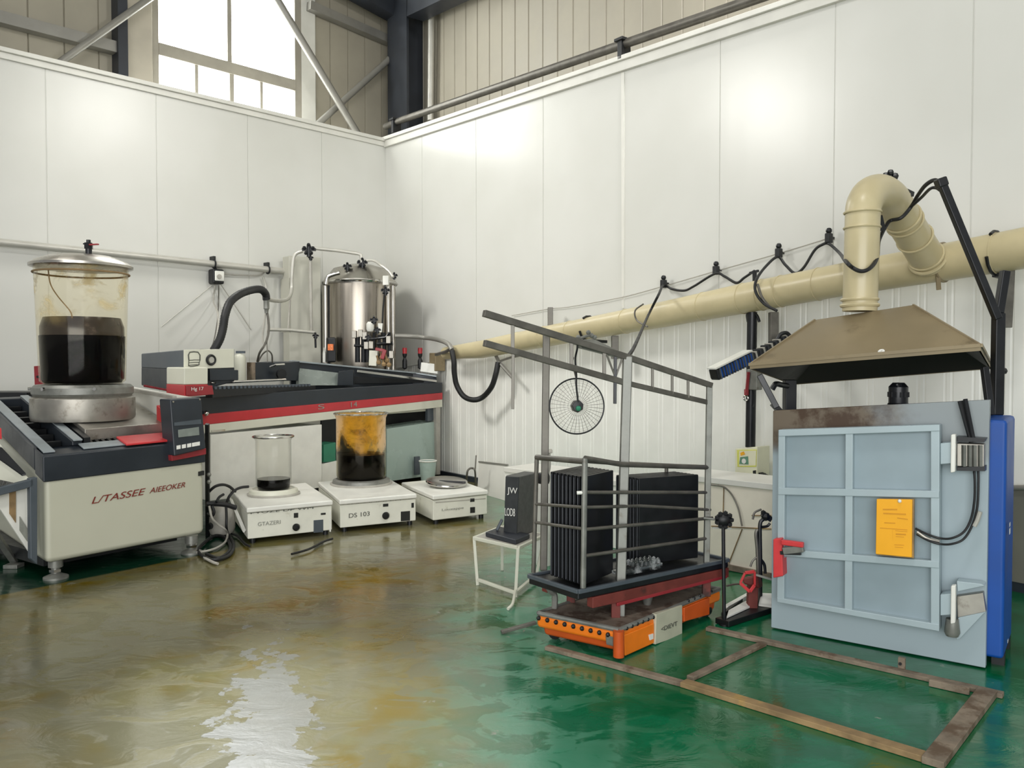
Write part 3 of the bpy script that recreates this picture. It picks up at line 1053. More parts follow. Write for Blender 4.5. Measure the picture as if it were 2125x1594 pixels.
eblock('end_block', (798, 799, 798), (762, 763, 762), M['cream'], .014)
rl = eblock('end_block_base', (820, 824, 820), (797, 799, 798), M['red'], .006)
PE = plane3(v_(q1, 763), v_(q1, 824), v_(q2, 762))
rp = build(MB().prism(PE.quad([(387, 801), (441, 800), (444, 819), (387, 821)], .012), -PE.n * .03), 'name_plate', M['maroon'], gm, .004)
ptext('Hg 17', 'lettering', M['printwhite'], rp, PE, 397, 813, 422, 812, 9, .016)
# cross beam with cable rack
build(MB().prism([at(441, 826, 8.0), at(655, 809, 9.6), at(655, 800, 9.6), at(441, 806, 8.0)], V((-.10, .08, 0))), 'cable_rack', M['blacksatin'], gm, .004)
mb = MB()
for i in range(26):
    f_ = i / 25
    p = lerp(at(446, 804.5, 8.05), at(640, 799, 9.5), f_)
    mb.box(p, V((.8, .6, 0)), V((-.6, .8, 0)), -.012, .012, -.03, .05, -.015, .012)
build(mb, 'rack_teeth', M['slate'], gm)
build(MB().tube([at(437, 795, 8.12), at(592, 788, 9.3)], .014, 10), 'linear_rail', M['chrome'], gm)
build(MB().hexa([at(530, 792, 9.2), at(598, 790, 9.6), at(622, 790, 9.9), at(552, 790, 9.7)], [at(530, 752, 9.2), at(598, 752, 9.6), at(622, 750, 9.9), at(552, 750, 9.7)]), 'drive_box', M['anthracite'], gm, .006)
build(MB().cyl(at(582, 776, 9.42), .055, .05, 20, V((.6, -.8, 0))), 'drive_wheel', M['black'], gm)
build(MB().tube([at(560, 762, 9.3), at(572, 757, 9.3), at(590, 756, 9.4)], .012, 8), 'drive_handle', M['chrome'], gm)
build(MB().hexa([at(512, 790, 9.3), at(530, 790, 9.2), at(534, 790, 9.5), at(516, 790, 9.6)], [at(512, 752, 9.3), at(530, 752, 9.2), at(534, 752, 9.5), at(516, 752, 9.6)]), 'brown_plate', M['woodgrey'], gm)
cy_ = at(498, 790, 9.2)
cn = build(MB().lathe(cy_, [(0, 0), (.066, 0), (.066, .26), (.05, .29), (.02, .30), (0, .31)], 24), 'canister', M['cream'], gm)
build(MB().bar(cy_ + Z * .32 + V((-.04, 0, 0)), cy_ + Z * .32 + V((.06, 0, 0)), .025, .025), 'canister_tap', M['slate'], cn)

# thick black hose rising from the carriage
hs = root('suction_hose', at(445, 727, 8.25), 'thick black ribbed hose arching up from the carriage of the gantry machine', 'hose')
hp_ = spline([at(443, 728, 8.25), at(456, 705, 8.27), at(463, 680, 8.3), at(467, 655, 8.32), at(477, 628, 8.4), at(497, 611, 8.6), at(522, 602, 8.85), at(541, 601, 9.0), at(551, 610, 9.1), at(553, 622, 9.12)], 10)
rs_ = [.040 + .003 * (i % 2) for i in range(len(hp_))]
build(MB().tube(hp_, rs_, 14), 'hose', M['rubber'], hs)
fit = build(MB().lathe(at(553, 650, 9.12), [(0, 0), (.02, 0), (.024, .04), (.032, .05), (.032, .13), (.036, .14), (.036, .17), (0, .17)], 16), 'hose_fitting', M['galv'], hs)

# thin lines below the fitting
def cable(pts, r, name, m, label, cat='cable', group=None, n=8, k=8):
    return single(MB().tube(spline(pts, k), r, n), name, m, label, cat, group)


W9 = 9.15
cable([at(551, 650, W9), at(547, 680, W9), at(545, 705, W9), at(550, 720, W9)], .011, 'air_tube', M['hosegrey'], 'short grey tube hanging just below the hose fitting', 'tube')
cable([at(555, 650, W9), at(558, 682, W9), at(552, 710, W9), at(539, 732, W9), at(534, 750, W9 + .1)], .013, 'air_tube', M['frame'], 'dark tube from the hose fitting down to the drive box', 'tube')
cable([at(535, 752, 9.3), at(545, 735, 9.3), at(556, 728, 9.3), at(564, 736, 9.35), at(565, 752, 9.4)], .009, 'air_tube', M['frame'], 'small looped tube on top of the drive box', 'tube')
cable([at(554, 655, W9), at(554, 700, W9), at(555, 752, 9.35)], .006, 'air_tube', M['hosegrey'], 'thin straight line dropping from hose fitting to drive box', 'tube')

# pipe along the left wall
wp = root('wall_pipe', PL.hit(300, 533, .1), 'long grey horizontal pipe along the left white wall', 'pipe')
build(MB().tube([PL.hit(-90, 494, .09), PL.hit(300, 533, .09), PL.hit(601, 564, .09)], .042, 16), 'pipe', M['lightpipe'], wp)
for x, y in ((444, 548), (556, 560)):
    c = PL.hit(x, y, .09)
    mb = MB().ring(c, .05, .012, uL, 20, 6).box(c, uL, nL, -.015, .015, -.12, .02, .03, .10)
    build(mb, 'pipe_clip', M['black'], wp)
jb = root('wall_switch', PL.hit(448, 575, 0), 'small white and black switch box hanging under the wall pipe', 'switch')
c = PL.hit(449, 575, .09)
build(MB().box(c, uL, nL, -.085, .07, -.09, .05, -.09, .10), 'housing', M['black'], jb, .02)
build(MB().box(c, uL, nL, -.075, .05, .05, .075, -.055, .075), 'cover', M['white'], jb, .015)
build(MB().cyl(c + nL * .075, .03, .015, 16, nL), 'dial', M['hosegrey'], jb)
build(MB().tube(spline([c + Z * .1, c + Z * .15 - uL * -.03, c + Z * .2]), .014, 8), 'hook', M['black'], jb)
WP = PL
wire = lambda pts, r, m, label: cable([PL.hit(x, y, .05) for x, y in pts], r, 'wall_cable', m, label, 'cable')
wire([(440, 592), (400, 625), (335, 678)], .006, M['lightpipe'], 'taut pale cable slanting down left from the wall switch box')
wire([(458, 590), (478, 620), (498, 650), (521, 685)], .006, M['hosegrey'], 'taut pale cable slanting down right from the wall switch box')
cable([PL.hit(446, 592, .08), PL.hit(443, 625, .1), at(452, 650, 9.5), at(452, 690, 9.0), at(443, 718, 8.6), at(432, 727, 8.45)], .010, 'drop_cable', M['hosegrey'], 'grey cable dropping from the wall switch box to the carriage, nearer the black hose', 'cable')
cable([PL.hit(454, 592, .08), PL.hit(453, 640, .1), at(449, 680, 9.3), at(438, 722, 8.7), at(415, 726, 8.3)], .007, 'drop_cable', M['frame'], 'thin dark cable dropping straight from the wall switch box', 'cable')
wire([(458, 568), (500, 571), (540, 570), (556, 556)], .010, M['hosegrey'], 'pale slack cable from the switch box up to the pipe clip')
wire([(545, 575), (551, 590), (552, 605)], .012, M['lightpipe'], 'short pale cable above the bend of the black hose')

# grey steel cabinet behind the tank
gc = root('tall_cabinet', below(at(635, 740, 11.1), 0), 'tall plain grey cabinet standing left of the steel tank', 'cabinet')
zc = at(640, 530, 11.1).z
c0, c1 = below(at(601, 750, 11.15), 0), below(at(667, 750, 11.3), 0)
build(MB().prism([c0, c1, up(c1, zc), up(c0, zc)], V((-.12, .12, 0))), 'body', M['cabgrey'], gc, .01)
build(MB().prism([c0 + V((.01, -.012, 2.0)), c1 + V((-.55, -.012, 2.0)), up(c1, zc - .3) + V((-.55, -.012, 0)), up(c0, zc - .3) + V((.01, -.012, 0))], V((0, .01, 0))), 'door', M['cabgrey'], gc)

# ================================================================= stainless tank in the corner
tc_ = below(at(748, 700, 11.55), 0)
RT = 73 / FOC * 11.5
z1, z2 = at(748, 583, 11.1).z, at(748, 550, 11.55).z
tk = root('steel_tank', tc_, 'tall stainless steel tank with domed top in the corner', 'tank')
build(MB().lathe(tc_, [(0, .55), (RT * .5, .5), (RT * .9, .62), (RT, .75), (RT, z1 - .1), (RT * .99, z1)], 64), 'shell', M['tanksteel'], tk)
build(MB().lathe(tc_, [(RT * 1.03, z1 - .02), (RT * 1.03, z1 + .03), (RT * .97, z1 + .07), (RT * .75, z2 - .06), (RT * .35, z2), (0, z2 + .01)], 64), 'dome', M['steel'], tk)
build(MB().ring(below(tc_, z1 + .005), RT * 1.03, .02, Z, 64), 'rim_band', M['chrome'], tk)
for k in range(4):
    g = math.pi / 4 + k * math.pi / 2
    build(MB().cyl(tc_ + V((math.cos(g), math.sin(g), 0)) * RT * .8, .04, .66, 12), 'leg', M['steel'], tk)
# jacket pipes at both sides
for px, r in ((676, .045), (689, .05), (816, .03), (806, .035)):
    p = below(at(px, 700, 11.25), 0)
    build(MB().tube([p + Z * 1.45, p + Z * (z1 - .05)], r, 14), 'jacket_pipe', M['steel'] if px != 689 else M['blacksatin'], tk)
build(MB().tube(spline([at(676, 590, 11.05), at(680, 575, 11.05), at(693, 569, 11.05), at(705, 566, 11.05)]), .03, 12), 'elbow_pipe', M['chrome'], tk)


def valve(x, y, d, s=.06, name='valve', par=None):
    c = at(x, y, d)
    mb = MB()
    for k in range(5):
        g = k * 1.256 + .3
        mb.ball(c + V((math.cos(g), -.3, math.sin(g))) * s * .8, s * .36, 8)
    mb.cyl(c - Z * s * 1.3, s * .4, s * 2, 10)
    mb.bar(c - V((s * 1.2, 0, 0)), c + V((s * 1.2, 0, 0)), s * .5)
    return build(mb, name, M['blacksatin'], par or tk, 0)


valve(752, 545, 11.2); valve(721, 553, 11.15, .05); valve(818, 572, 11.0, .04)
build(MB().tube(spline([at(758, 541, 11.2), at(775, 541, 11.15), at(790, 550, 11.05), at(806, 562, 11.0), at(816, 575, 10.95)]), .018, 10), 'vent_pipe', M['lightpipe'], tk)
# sight column and fittings on the front of the tank
build(MB().tube([at(800, 585, 11.1), at(795, 640, 11.1), at(792, 700, 11.1)], .012, 8), 'sight_tube', M['black'], tk)
build(MB().hexa([at(794, 592, 11.06), at(806, 592, 11.06), at(808, 592, 11.15), at(795, 592, 11.15)], [at(794, 572, 11.06), at(806, 572, 11.06), at(808, 572, 11.15), at(795, 572, 11.15)]), 'sensor_head', M['white'], tk, .01)
valve(800, 603, 10.8, .05)
ph = build(MB().lathe(at(768, 688, 11.0), [(0, 0), (.035, 0), (.052, .03), (.052, .10), (.03, .13), (0, .13)], 16), 'pump_head', M['white'], tk)
valve(776, 664, 10.75, .045); valve(783, 685, 10.75, .04); valve(764, 700, 10.8, .035)
build(MB().hexa([at(785, 690, 11.03), at(792, 690, 11.03), at(793, 690, 11.1), at(786, 690, 11.1)], [at(784, 671, 11.03), at(794, 671, 11.03), at(795, 671, 11.1), at(785, 671, 11.1)]), 'gauge_head', M['white'], tk, .006)
mb = MB()
for x, y0, y1, r in ((754, 695, 752, .03), (762, 700, 752, .025), (742, 700, 752, .035), (776, 690, 752, .02), (787, 695, 745, .02), (797, 690, 730, .02), (808, 690, 740, .02)):
    mb.tube([at(x, y0, 11.06), at(x, y1, 11.06)], r, 10)
mb.tube([at(735, 717, 11.03), at(760, 719, 11.03)], .018, 8)
mb.tube([at(782, 714, 11.03), at(815, 712, 11.03)], .022, 8)
mb.tube([at(770, 704, 11.03), at(800, 700, 11.03), at(808, 690, 11.03)], .015, 8)
build(mb, 'pipe_manifold', M['blacksatin'], tk)
mb = MB()
for x, y in ((748, 692), (757, 697), (760, 717), (770, 716), (812, 736), (806, 705), (735, 694)):
    mb.box(at(x, y, 11.0), V((1, 0, 0)), V((0, 1, 0)), -.03, .03, -.02, .04, -.05, .05)
build(mb, 'fitting_block', M['dullsteel'], tk, .006)

# feed pipe with valves over cabinet and tank
fp_ = root('feed_pipe', at(640, 518, 11.0), 'bent grey feed pipe with black valves above the tall grey cabinet', 'pipe')
build(MB().tube(spline([at(628, 521, 11.0), at(615, 526, 11.0), at(609, 538, 11.0), at(606, 570, 11.0), at(605, 600, 11.0), at(600, 617, 10.8), at(588, 624, 10.2), at(570, 624, 9.6), at(556, 621, 9.2)], 8), .024, 12), 'pipe', M['lightpipe'], fp_)
build(MB().tube([at(650, 515, 11.0), at(700, 520, 11.1), at(742, 526, 11.2), at(749, 529, 11.2), at(751, 545, 11.2)], .024, 12), 'pipe', M['lightpipe'], fp_)
build(MB().tube([at(644, 533, 11.0), at(645, 600, 11.0), at(646, 688, 11.0)], .022, 12), 'pipe', M['hosegrey'], fp_)
build(MB().tube([at(557, 684, 10.6), at(600, 685, 10.8), at(652, 690, 11.0)], .022, 12), 'pipe', M['lightpipe'], fp_)
build(MB().tube([at(604, 600, 11.0), at(600, 650, 11.0), at(598, 684, 10.85)], .012, 8), 'pipe', M['hosegrey'], fp_)
valve(641, 518, 10.95, .075, 'valve', fp_)
valve(645, 535, 10.95, .03, 'valve', fp_)
valve(655, 697, 10.9, .035, 'valve', fp_)
build(MB().tube([at(654, 690, 10.95), at(655, 722, 10.95)], .014, 8), 'drain_pipe', M['black'], fp_)

# things standing between tank and machine
od = root('orange_device', at(686, 750, 10.9), 'small dark device with an orange label beside the foot of the steel tank', 'device')
build(MB().hexa([at(676, 752, 11.1), at(695, 752, 11.1), at(698, 752, 11), at(679, 752, 11)], [at(676, 700, 11.1), at(694, 700, 11.1), at(697, 700, 11), at(679, 700, 11)]), 'body', M['black'], od, .02)
build(MB().prism([at(680, 714, 10.83), at(691, 714, 10.83), at(691, 727, 10.83), at(680, 727, 10.83)], V((0, .04, 0))), 'label', M['orangelabel'], od)
single(MB().lathe(at(673, 752, 11.06), [(0, 0), (.022, 0), (.022, .12), (.012, .16), (.012, .2), (0, .2)], 14), 'spray_bottle', M['white'], 'slim white bottle at the left foot of the steel tank', 'bottle')
single(MB().prism([at(765, 759, 10.95), at(781, 760, 10.95), at(784, 728, 10.95), at(766, 727, 10.95)], V((0, .12, 0))), 'paper_bag', M['cream'], 'plain white carton in front of the steel tank fittings', 'carton', None, .006)
tools = root('red_handled_wrench', at(795, 750, 10.95), 'cluster of brass and red-handled fittings right of the white carton', 'fittings')
mb = MB()
for x, y in ((786, 752), (792, 742), (797, 756), (803, 748), (807, 757)):
    mb.ball(at(x, y, 10.95), .035, 8)
    mb.tube([at(x, y, 10.95), at(x - 4, y - 14, 10.95)], .014, 8)
build(mb, 'brass_fitting', M['wood'], tools)
mb = MB()
mb.bar(at(779, 724, 10.9), at(799, 728, 10.9), .04).bar(at(799, 726, 10.9), at(793, 745, 10.9), .05)
build(mb, 'red_handle', M['maroon'], tools, .006)
for x, lab in ((840, 'dark bottle with red cap, the one nearer the steel tank'), (872, 'dark bottle with red cap, the one beside the small white box')):
    c = at(x, 764, 11.3)
    b = root('red_capped_bottle', c, lab, 'bottle', 'red capped bottles')
    build(MB().lathe(c, [(0, -.02), (.034, 0), (.034, .10), (.018, .14), (.03, .17), (.034, .2), (0, .2)], 14), 'body', M['black'], b)
    build(MB().lathe(c + Z * .19, [(0, 0), (.032, 0), (.03, .03), (.034, .06), (.03, .09), (0, .09)], 14), 'cap', M['red'], b)
single(MB().prism([at(872, 771, 11.25), at(908, 776, 11.25), at(908, 756, 11.25), at(874, 752, 11.25)], V((0, .1, 0))), 'white_box', M['white'], 'small white box standing on the far corner of the gantry machine', 'box', None, .005)

# pipe and black hose to the duct
PD = PR
pp = root('outlet_pipe', PR.hit(880, 700, .2), 'dark outlet pipe curving from the tank along the right wall', 'pipe')
build(MB().tube(spline([at(820, 697, 11.1), at(850, 698, 11.1), PR.hit(885, 701, .3), PR.hit(912, 706, .42), PR.hit(930, 714, .46), PR.hit(938, 726, .46)], 8), .03, 12), 'pipe', M['tubegrey'], pp)
build(MB().tube(spline([PR.hit(938, 722, .46), PR.hit(925, 730, .42), PR.hit(905, 736, .2)], 8), .022, 10), 'branch_pipe', M['frame'], pp)
build(MB().box(PR.hit(908, 752, .1), uR, nR, -.12, .04, -.1, .06, -.12, .13), 'junction_box', M['hood'], pp, .008)
cable([PR.hit(938, 728, .46), PR.hit(942, 750, .46), PR.hit(943, 775, .44), PR.hit(948, 800, .40), PR.hit(962, 822, .35), PR.hit(982, 830, .32), PR.hit(1002, 824, .25), PR.hit(1020, 803, .25), PR.hit(1029, 776, .25), PR.hit(1034, 752, .22)], .034, 'hanging_hose', M['rubber'], 'black hose hanging in a deep loop below the beige duct, right of the machine', 'hose', n=12)
brk = root('pipe_bracket', PR.hit(1040, 735, .2), 'grey angled steel bracket where the looped black hose ends', 'bracket')
build(MB().tube([PR.hit(1022, 724, .2), PR.hit(1036, 752, .2), PR.hit(1064, 784, .2)], .022, 8), 'arm', M['tubegrey'], brk)
build(MB().tube([PR.hit(1036, 750, .2), PR.hit(1060, 742, .2), PR.hit(1078, 738, .2)], .014, 8), 'tie_rod', M['tubegrey'], brk)

# ================================================================= hotplates
def hotplate(bl, br, ytl, ytr, rl, label, parts):
    P0, P1 = fl(*bl), fl(*br)
    z = (vz(P0, bl[0], ytl) + vz(P1, br[0], ytr)) / 2
    sv = fl(rl[0], rl[1], z) - up(P0, z)
    h = root('hotplate', below(P0 + (P1 - P0) * .5 + sv * .5, 0), label, 'hotplate', 'white hotplates on the floor')
    b = [P0, P1, P1 + sv, P0 + sv]
    ex, ey = (P1 - P0).normalized(), sv.normalized()
    build(MB().hexa([up(p, .045) for p in b], [up(p, z - .05) for p in b]), 'body', M['whitedirty'], h, .008)
    g = .008
    t_ = [P0 - ex * g - ey * g * 2, P1 + ex * g - ey * g * 2, P1 + sv + ex * g, P0 + sv - ex * g]
    build(MB().hexa([up(p, z - .045) for p in t_], [up(p, z) for p in t_]), 'top', M['white'], h, .012)
    for p in (P0 + ex * .05 + ey * .05, P1 - ex * .05 + ey * .05, P0 + sv + ex * .05 - ey * .05, P1 + sv - ex * .05 - ey * .05):
        build(MB().cyl(up(p, 0), .025, .046, 14), 'foot', M['black'], h)
    pl = vplane(P0, P1)
    return h, pl, z, P0, P1, sv


def slot(h, pl, x0, y0, x1, y1, name, m, bev=.002, sl=-.08):
    dy = (x1 - x0) * sl
    return build(MB().prism(pl.quad([(x0, y0), (x1, y0 + dy), (x1, y1 + dy), (x0, y1)], .004), -pl.n * .012), name, m, h, bev)


h1, p1, z_, a_, b_, s_ = hotplate((514, 1130), (689, 1110), 1052, 1040, (479, 1014), 'leftmost white hotplate, carrying the small clear beaker', None)
HZ1, HS1 = z_, (a_, b_, s_)
ptext('GTAZERI', 'lettering', M['printlight'], h1, p1, 535, 1092, 582, 1087, 8, .003)
ptext('PVOZE DP WM', 'lettering', M['printgrey'], h1, p1, 520, 1067, 650, 1056, 5, .003)
k = build(MB().lathe(p1.hit(614, 1094, .004), [(.032, 0), (.034, .012), (.022, .03), (0, .032)], 20, p1.n), 'knob', M['black'], h1)
slot(h1, p1, 610, 1065, 619, 1075, 'button', M['printdark'])
slot(h1, p1, 651, 1080, 671, 1106, 'socket_plate', M['slate'])
slot(h1, p1, 666, 1065, 676, 1069, 'mark', M['printdark'])
slot(h1, p1, 684, 1060, 687, 1104, 'edge_strip', M['white'])
build(MB().prism([at(478, 1035, 7.6), at(482, 1035, 7.6), at(511, 1100, 7.2), at(507, 1106, 7.2)], V((-.02, .02, 0))), 'side_flap', M['white'], h1, .003)
h2, p2, z_, a_, b_, s_ = hotplate((706, 1106), (863, 1090), 1036, 1026, (661, 1000), 'middle white hotplate, under the yellow-stained beaker', None)
HZ2 = z_
ptext('DS 103', 'lettering', M['printgrey'], h2, p2, 724, 1075, 767, 1070, 9, .003)
ptext('UAAAMMN M', 'lettering', M['printgrey'], h2, p2, 716, 1047, 832, 1038, 5, .003)
build(MB().lathe(p2.hit(800, 1070, .004), [(.034, 0), (.036, .012), (.024, .03), (0, .032)], 20, p2.n), 'knob', M['black'], h2)
slot(h2, p2, 795, 1046, 806, 1052, 'button', M['printdark'])
slot(h2, p2, 832, 1062, 851, 1082, 'switch_plate', M['printdark'])
slot(h2, p2, 854, 1044, 859, 1054, 'switch', M['printdark'])
h3, p3, z_, a_, b_, s_ = hotplate((899, 1090), (1011, 1076), 1027, 1018, (834, 1001), 'rightmost white hotplate, with only a steel disc on top', None)
HZ3 = z_
ptext('Louxappe', 'lettering', M['printlight'], h3, p3, 917, 1062, 962, 1057, 6, .003)
slot(h3, p3, 976, 1035, 985, 1042, 'button', M['printdark'])
slot(h3, p3, 976, 1053, 986, 1065, 'switch', M['printdark'])
slot(h3, p3, 904, 1042, 1008, 1044, 'seam', M['hosegrey'])
# disc on the third hotplate
dc = fl(927, 1002, HZ3 + .035)
dk = root('steel_disc', below(dc, HZ3), 'round tilted steel disc lying on the rightmost hotplate', 'disc')
ax = (Z + V((.06, -.10, 0))).normalized()
RD = 43 / FOC * dc.y
build(MB().lathe(dc, [(0, 0), (RD, 0), (RD * 1.02, .01), (RD, .022), (RD * .86, .018), (0, .014)], 40, ax), 'plate', M['chrome'], dk)
build(MB().cyl(below(dc, HZ3), RD * .5, .028, 24), 'spindle', M['dullsteel'], dk)
build(MB().bar(dc + V((-.08, .02, .02)), dc + V((.2, -.02, .012)), .012, .01), 'thin_rod', M['blacksatin'], dk)


def beaker(cx, cy_bottom, hz, rpx, ytop, yliq, rimpx, label, liqname, mglass, ring_px, name, cat):
    cc_ = fl(cx, cy_bottom, hz)
    d = cc_.y
    rg = root('heating_ring', below(cc_, hz), 'pale round heating ring under the ' + liqname, 'ring')
    rr_ = ring_px / FOC * d
    build(MB().lathe(below(cc_, hz), [(0, 0), (rr_ * .95, 0), (rr_, .02), (rr_ * .97, .05), (rr_ * .86, .062), (rr_ * .8, .05), (0, .05)], 48), 'ring', M['galv'] if rpx > 40 else M['cream'], rg)
    build(MB().lathe(below(cc_, hz), [(rr_ * 1.06, .0), (rr_ * 1.07, .016), (rr_ * .98, .022), (rr_ * .98, 0)], 48), 'skirt', M['hosegrey'], rg)
    z0 = hz + .053
    v = root(name, below(cc_, z0), label, cat)
    r_ = rpx / FOC * d
    zt_ = at(cx, ytop, d).z
    zl_ = at(cx, yliq, d - r_).z
    prof_ = [(r_ * .88, .002), (r_ * .97, .02), (r_, .05), (r_, (zt_ - z0) * .5), (r_ * 1.0, (zt_ - z0) * .93), (rimpx / FOC * d, zt_ - z0)]
    build(MB().lathe(below(cc_, z0), prof_, 48), 'glass_wall', mglass, v)
    build(MB().ring(below(cc_, zt_), rimpx / FOC * d, .009, Z, 48), 'rim', M['plastic'] if rpx > 40 else M['chrome'], v)
    build(MB().lathe(below(cc_, z0), [(0, .008), (r_ * .88, .008), (r_ - .012, .04), (r_ - .012, zl_ - z0), (0, zl_ - z0)], 48), 'liquid', M['liquid'], v)
    return v, cc_, z0, r_, zt_, zl_


beaker(568, 1026, HZ1, 36, 906, 998, 41, 'smaller clear glass beaker with a little black liquid, on the leftmost hotplate', 'small clear beaker', M['glassclear'], 50, 'beaker', 'beaker')
v2 = beaker(750, 1004, HZ2, 51, 858, 947, 55, 'larger yellow-stained glass beaker half full of black liquid, on the middle hotplate', 'yellow-stained beaker', M['glassyellow'], 60, 'beaker', 'beaker')

# small things near the hotplates
bk = root('small_bucket', below(fl(888, 1008), 0), 'small pale bucket beside the teal panel', 'bucket')
c = fl(888, 1008)
build(MB().lathe(c, [(0, 0), (.08, 0), (.11, .32), (.105, .32), (.075, .02), (0, .02)], 28), 'body', M['teal'], bk)
build(MB().ring(c + Z * .32, .11, .008, Z, 28), 'rim', M['white'], bk)
lb = root('leaning_board', below(fl(1020, 1020), 0), 'plain grey board leaning on the right wall behind the hotplates', 'board')
b0, b1 = fl(990, 1022), fl(1050, 1040)
build(MB().prism([b0, b1, up(b1, vz(b1, 1050, 968)) + V((.02, .12, 0)), up(b0, vz(b0, 988, 961)) + V((.02, .12, 0))], V((.01, .02, 0))), 'board', M['cap'], lb, .002)
build(MB().bar(up(b0, vz(b0, 988, 961)) + V((.02, .12, 0)), up(b1, vz(b1, 1050, 968)) + V((.02, .12, 0)), .02), 'top_edge', M['tubegrey'], lb)
sh = root('folding_stand', below(fl(978, 1022), 0), 'small bent-tube stand left of the leaning grey board', 'stand')
build(MB().tube(spline([fl(968, 1024), at(969, 985, 9.6), at(973, 974, 9.6), at(981, 972, 9.65), at(986, 980, 9.65), fl(987, 1022)], 6), .012, 8), 'loop', M['frame'], sh)
build(MB().tube([at(986, 975, 9.65), at(988, 945, 9.7)], .008, 8), 'rod', M['frame'], sh)

# cables on the floor between machine and hotplate
FCb = 'black cables on the floor beside the leftmost hotplate'
def fcable(pts, r, m, label):
    return cable(pts, r, 'floor_cable', m, label, 'cable')


q = lambda x, y, z=.02: fl(x, y, z)
fcable([q(428, 1150), q(455, 1158), q(478, 1140), q(470, 1118), q(446, 1112), q(420, 1130), q(412, 1146), q(440, 1162), q(476, 1152), q(484, 1128), q(466, 1106), q(440, 1110)], .014, M['rubber'], 'thick black cable coiled on the floor between machine and leftmost hotplate')
fcable([q(408, 1147), q(432, 1143), q(452, 1136), q(468, 1124), at(472, 1108, 7.3), at(466, 1098, 7.2), at(452, 1088, 7.15), at(440, 1075, 7.1), at(434, 1050, 7.1)], .010, M['hosegrey'], 'grey cable rising from the floor coil up beside the machine corner')
fcable([q(411, 1140), q(422, 1155), q(440, 1166), q(452, 1170)], .011, M['hosegrey'], 'grey cable end trailing on the wet floor in front of the coil')
fcable([at(432, 1022, 7.35), at(446, 1010, 7.35), at(462, 1006, 7.4), at(476, 1010, 7.5), at(488, 1020, 7.7)], .013, M['rubber'], 'black cable arching from the machine to the leftmost hotplate')
fcable([at(470, 1044, 7.5), at(476, 1030, 7.5), at(487, 1018, 7.55), at(500, 1012, 7.6), at(516, 1010, 7.65)], .013, M['rubber'], 'black lead lying over the rear corner of the leftmost hotplate')
fcable([at(428, 1046, 7.2), at(450, 1046, 7.25), at(470, 1048, 7.3), at(490, 1054, 7.35)], .022, M['rubber'], 'thick black lead running level behind the leftmost hotplate')
fcable([at(449, 1042, 7.2), at(455, 1032, 7.25), at(464, 1026, 7.3)], .012, M['black'], 'short black lead sticking up from the cable bundle')
fcable([at(440, 1050, 7.2), at(444, 1062, 7.2), at(440, 1070, 7.2), at(430, 1066, 7.2)], .014, M['rubber'], 'short black loop hanging from the machine corner')
fcable([at(469, 1048, 7.3), at(470, 1072, 7.3), at(470, 1096, 7.3), q(474, 1112)], .012, M['rubber'], 'black cable hanging straight down to the floor coil')
fcable([q(474, 1106), q(492, 1112), q(508, 1128), q(518, 1134)], .010, M['rubber'], 'thin black cable leading under the front foot of the leftmost hotplate')
fcable([q(605, 1150), q(640, 1140), q(672, 1124), q(690, 1118)], .010, M['rubber'], 'thin black cable on the wet floor before the middle hotplate')
pb = root('pump_body', below(fl(460, 1098), 0), 'small grey rounded pump behind the floor cables', 'pump')
pc = at(460, 1080, 7.5)
build(MB().lathe(below(pc, .02), [(0, 0), (.10, 0), (.12, .05), (.12, .2), (.08, .26), (0, .27)], 20), 'casing', M['hosegrey'], pb)
build(MB().cyl(pc + V((-.06, -.09, -.03)), .03, .05, 12, V((-.3, -1, 0))), 'port', M['black'], pb)
mp = root('machine_post', below(fl(431, 1090), 0), 'thin black post beside the right corner of the beige machine', 'post')
build(MB().bar(fl(431, 1112), at(430, 880, 7.1), .03, .03), 'post', M['black'], mp)
for y in (985, 1000):
    build(MB().ball(at(434, y, 7.08), .02, 8), 'knuckle', M['galv'], mp)
# ================================================================= oven
OL, OR_ = fl(1600, 1305), fl(2045, 1390)
PO = vplane(OL, OR_)
nO = PO.n
eO = (OR_ - OL).normalized()
zOL, zOR = vz(OL, 1611, 855), vz(OR_, 2047, 833)
ov = root('industrial_oven', below(OL + (OR_ - OL) * .5 - nO * .25, 0), 'large blue-grey oven with a six-panel door, under the beige hood', 'oven')
# front plate with a soot stain along its upper left edge
t = NT('oven_face_stained')
tc = t.n('ShaderNodeTexCoord'); sp = t.n('ShaderNodeSeparateXYZ'); t.l(tc, 'Object', sp, 'Vector')
o_ = WORLD[ov.name].translation
along = t.math('ADD', t.math('MULTIPLY', (sp, 'X'), eO.x), t.math('MULTIPLY', (sp, 'Y'), eO.y))
k = t.noise(7, 6, .65)
edge = t.math('ADD', along, t.math('MULTIPLY', (k, 'Fac'), .35))
m1 = (t.ramp(*edge, .12, .42, 1, 0), 0)
m2_ = (t.ramp(sp, 'Z', 1.03, 1.13), 0)
st_ = t.math('MULTIPLY', m1, m2_)
k2 = t.noise(5, 5, .7)
br = t.mix((t.ramp(k2, 'Fac', .42, .6), 0), lin('#64594a'), lin('#3f2c1a'))
up_ = t.mix(m2_, lin('#9cabb1'), lin('#878f91'))
t.set('Base Color', t.mix(st_, up_, br))
t.set('Roughness', .4)
M['ovenstain'] = t.m
fq = [OL, OR_, up(OR_, zOR), up(OL, zOL)]
build(MB().prism([p + Z * .008 for p in fq], -nO * .05), 'front_plate', M['ovenstain'], ov, .004)
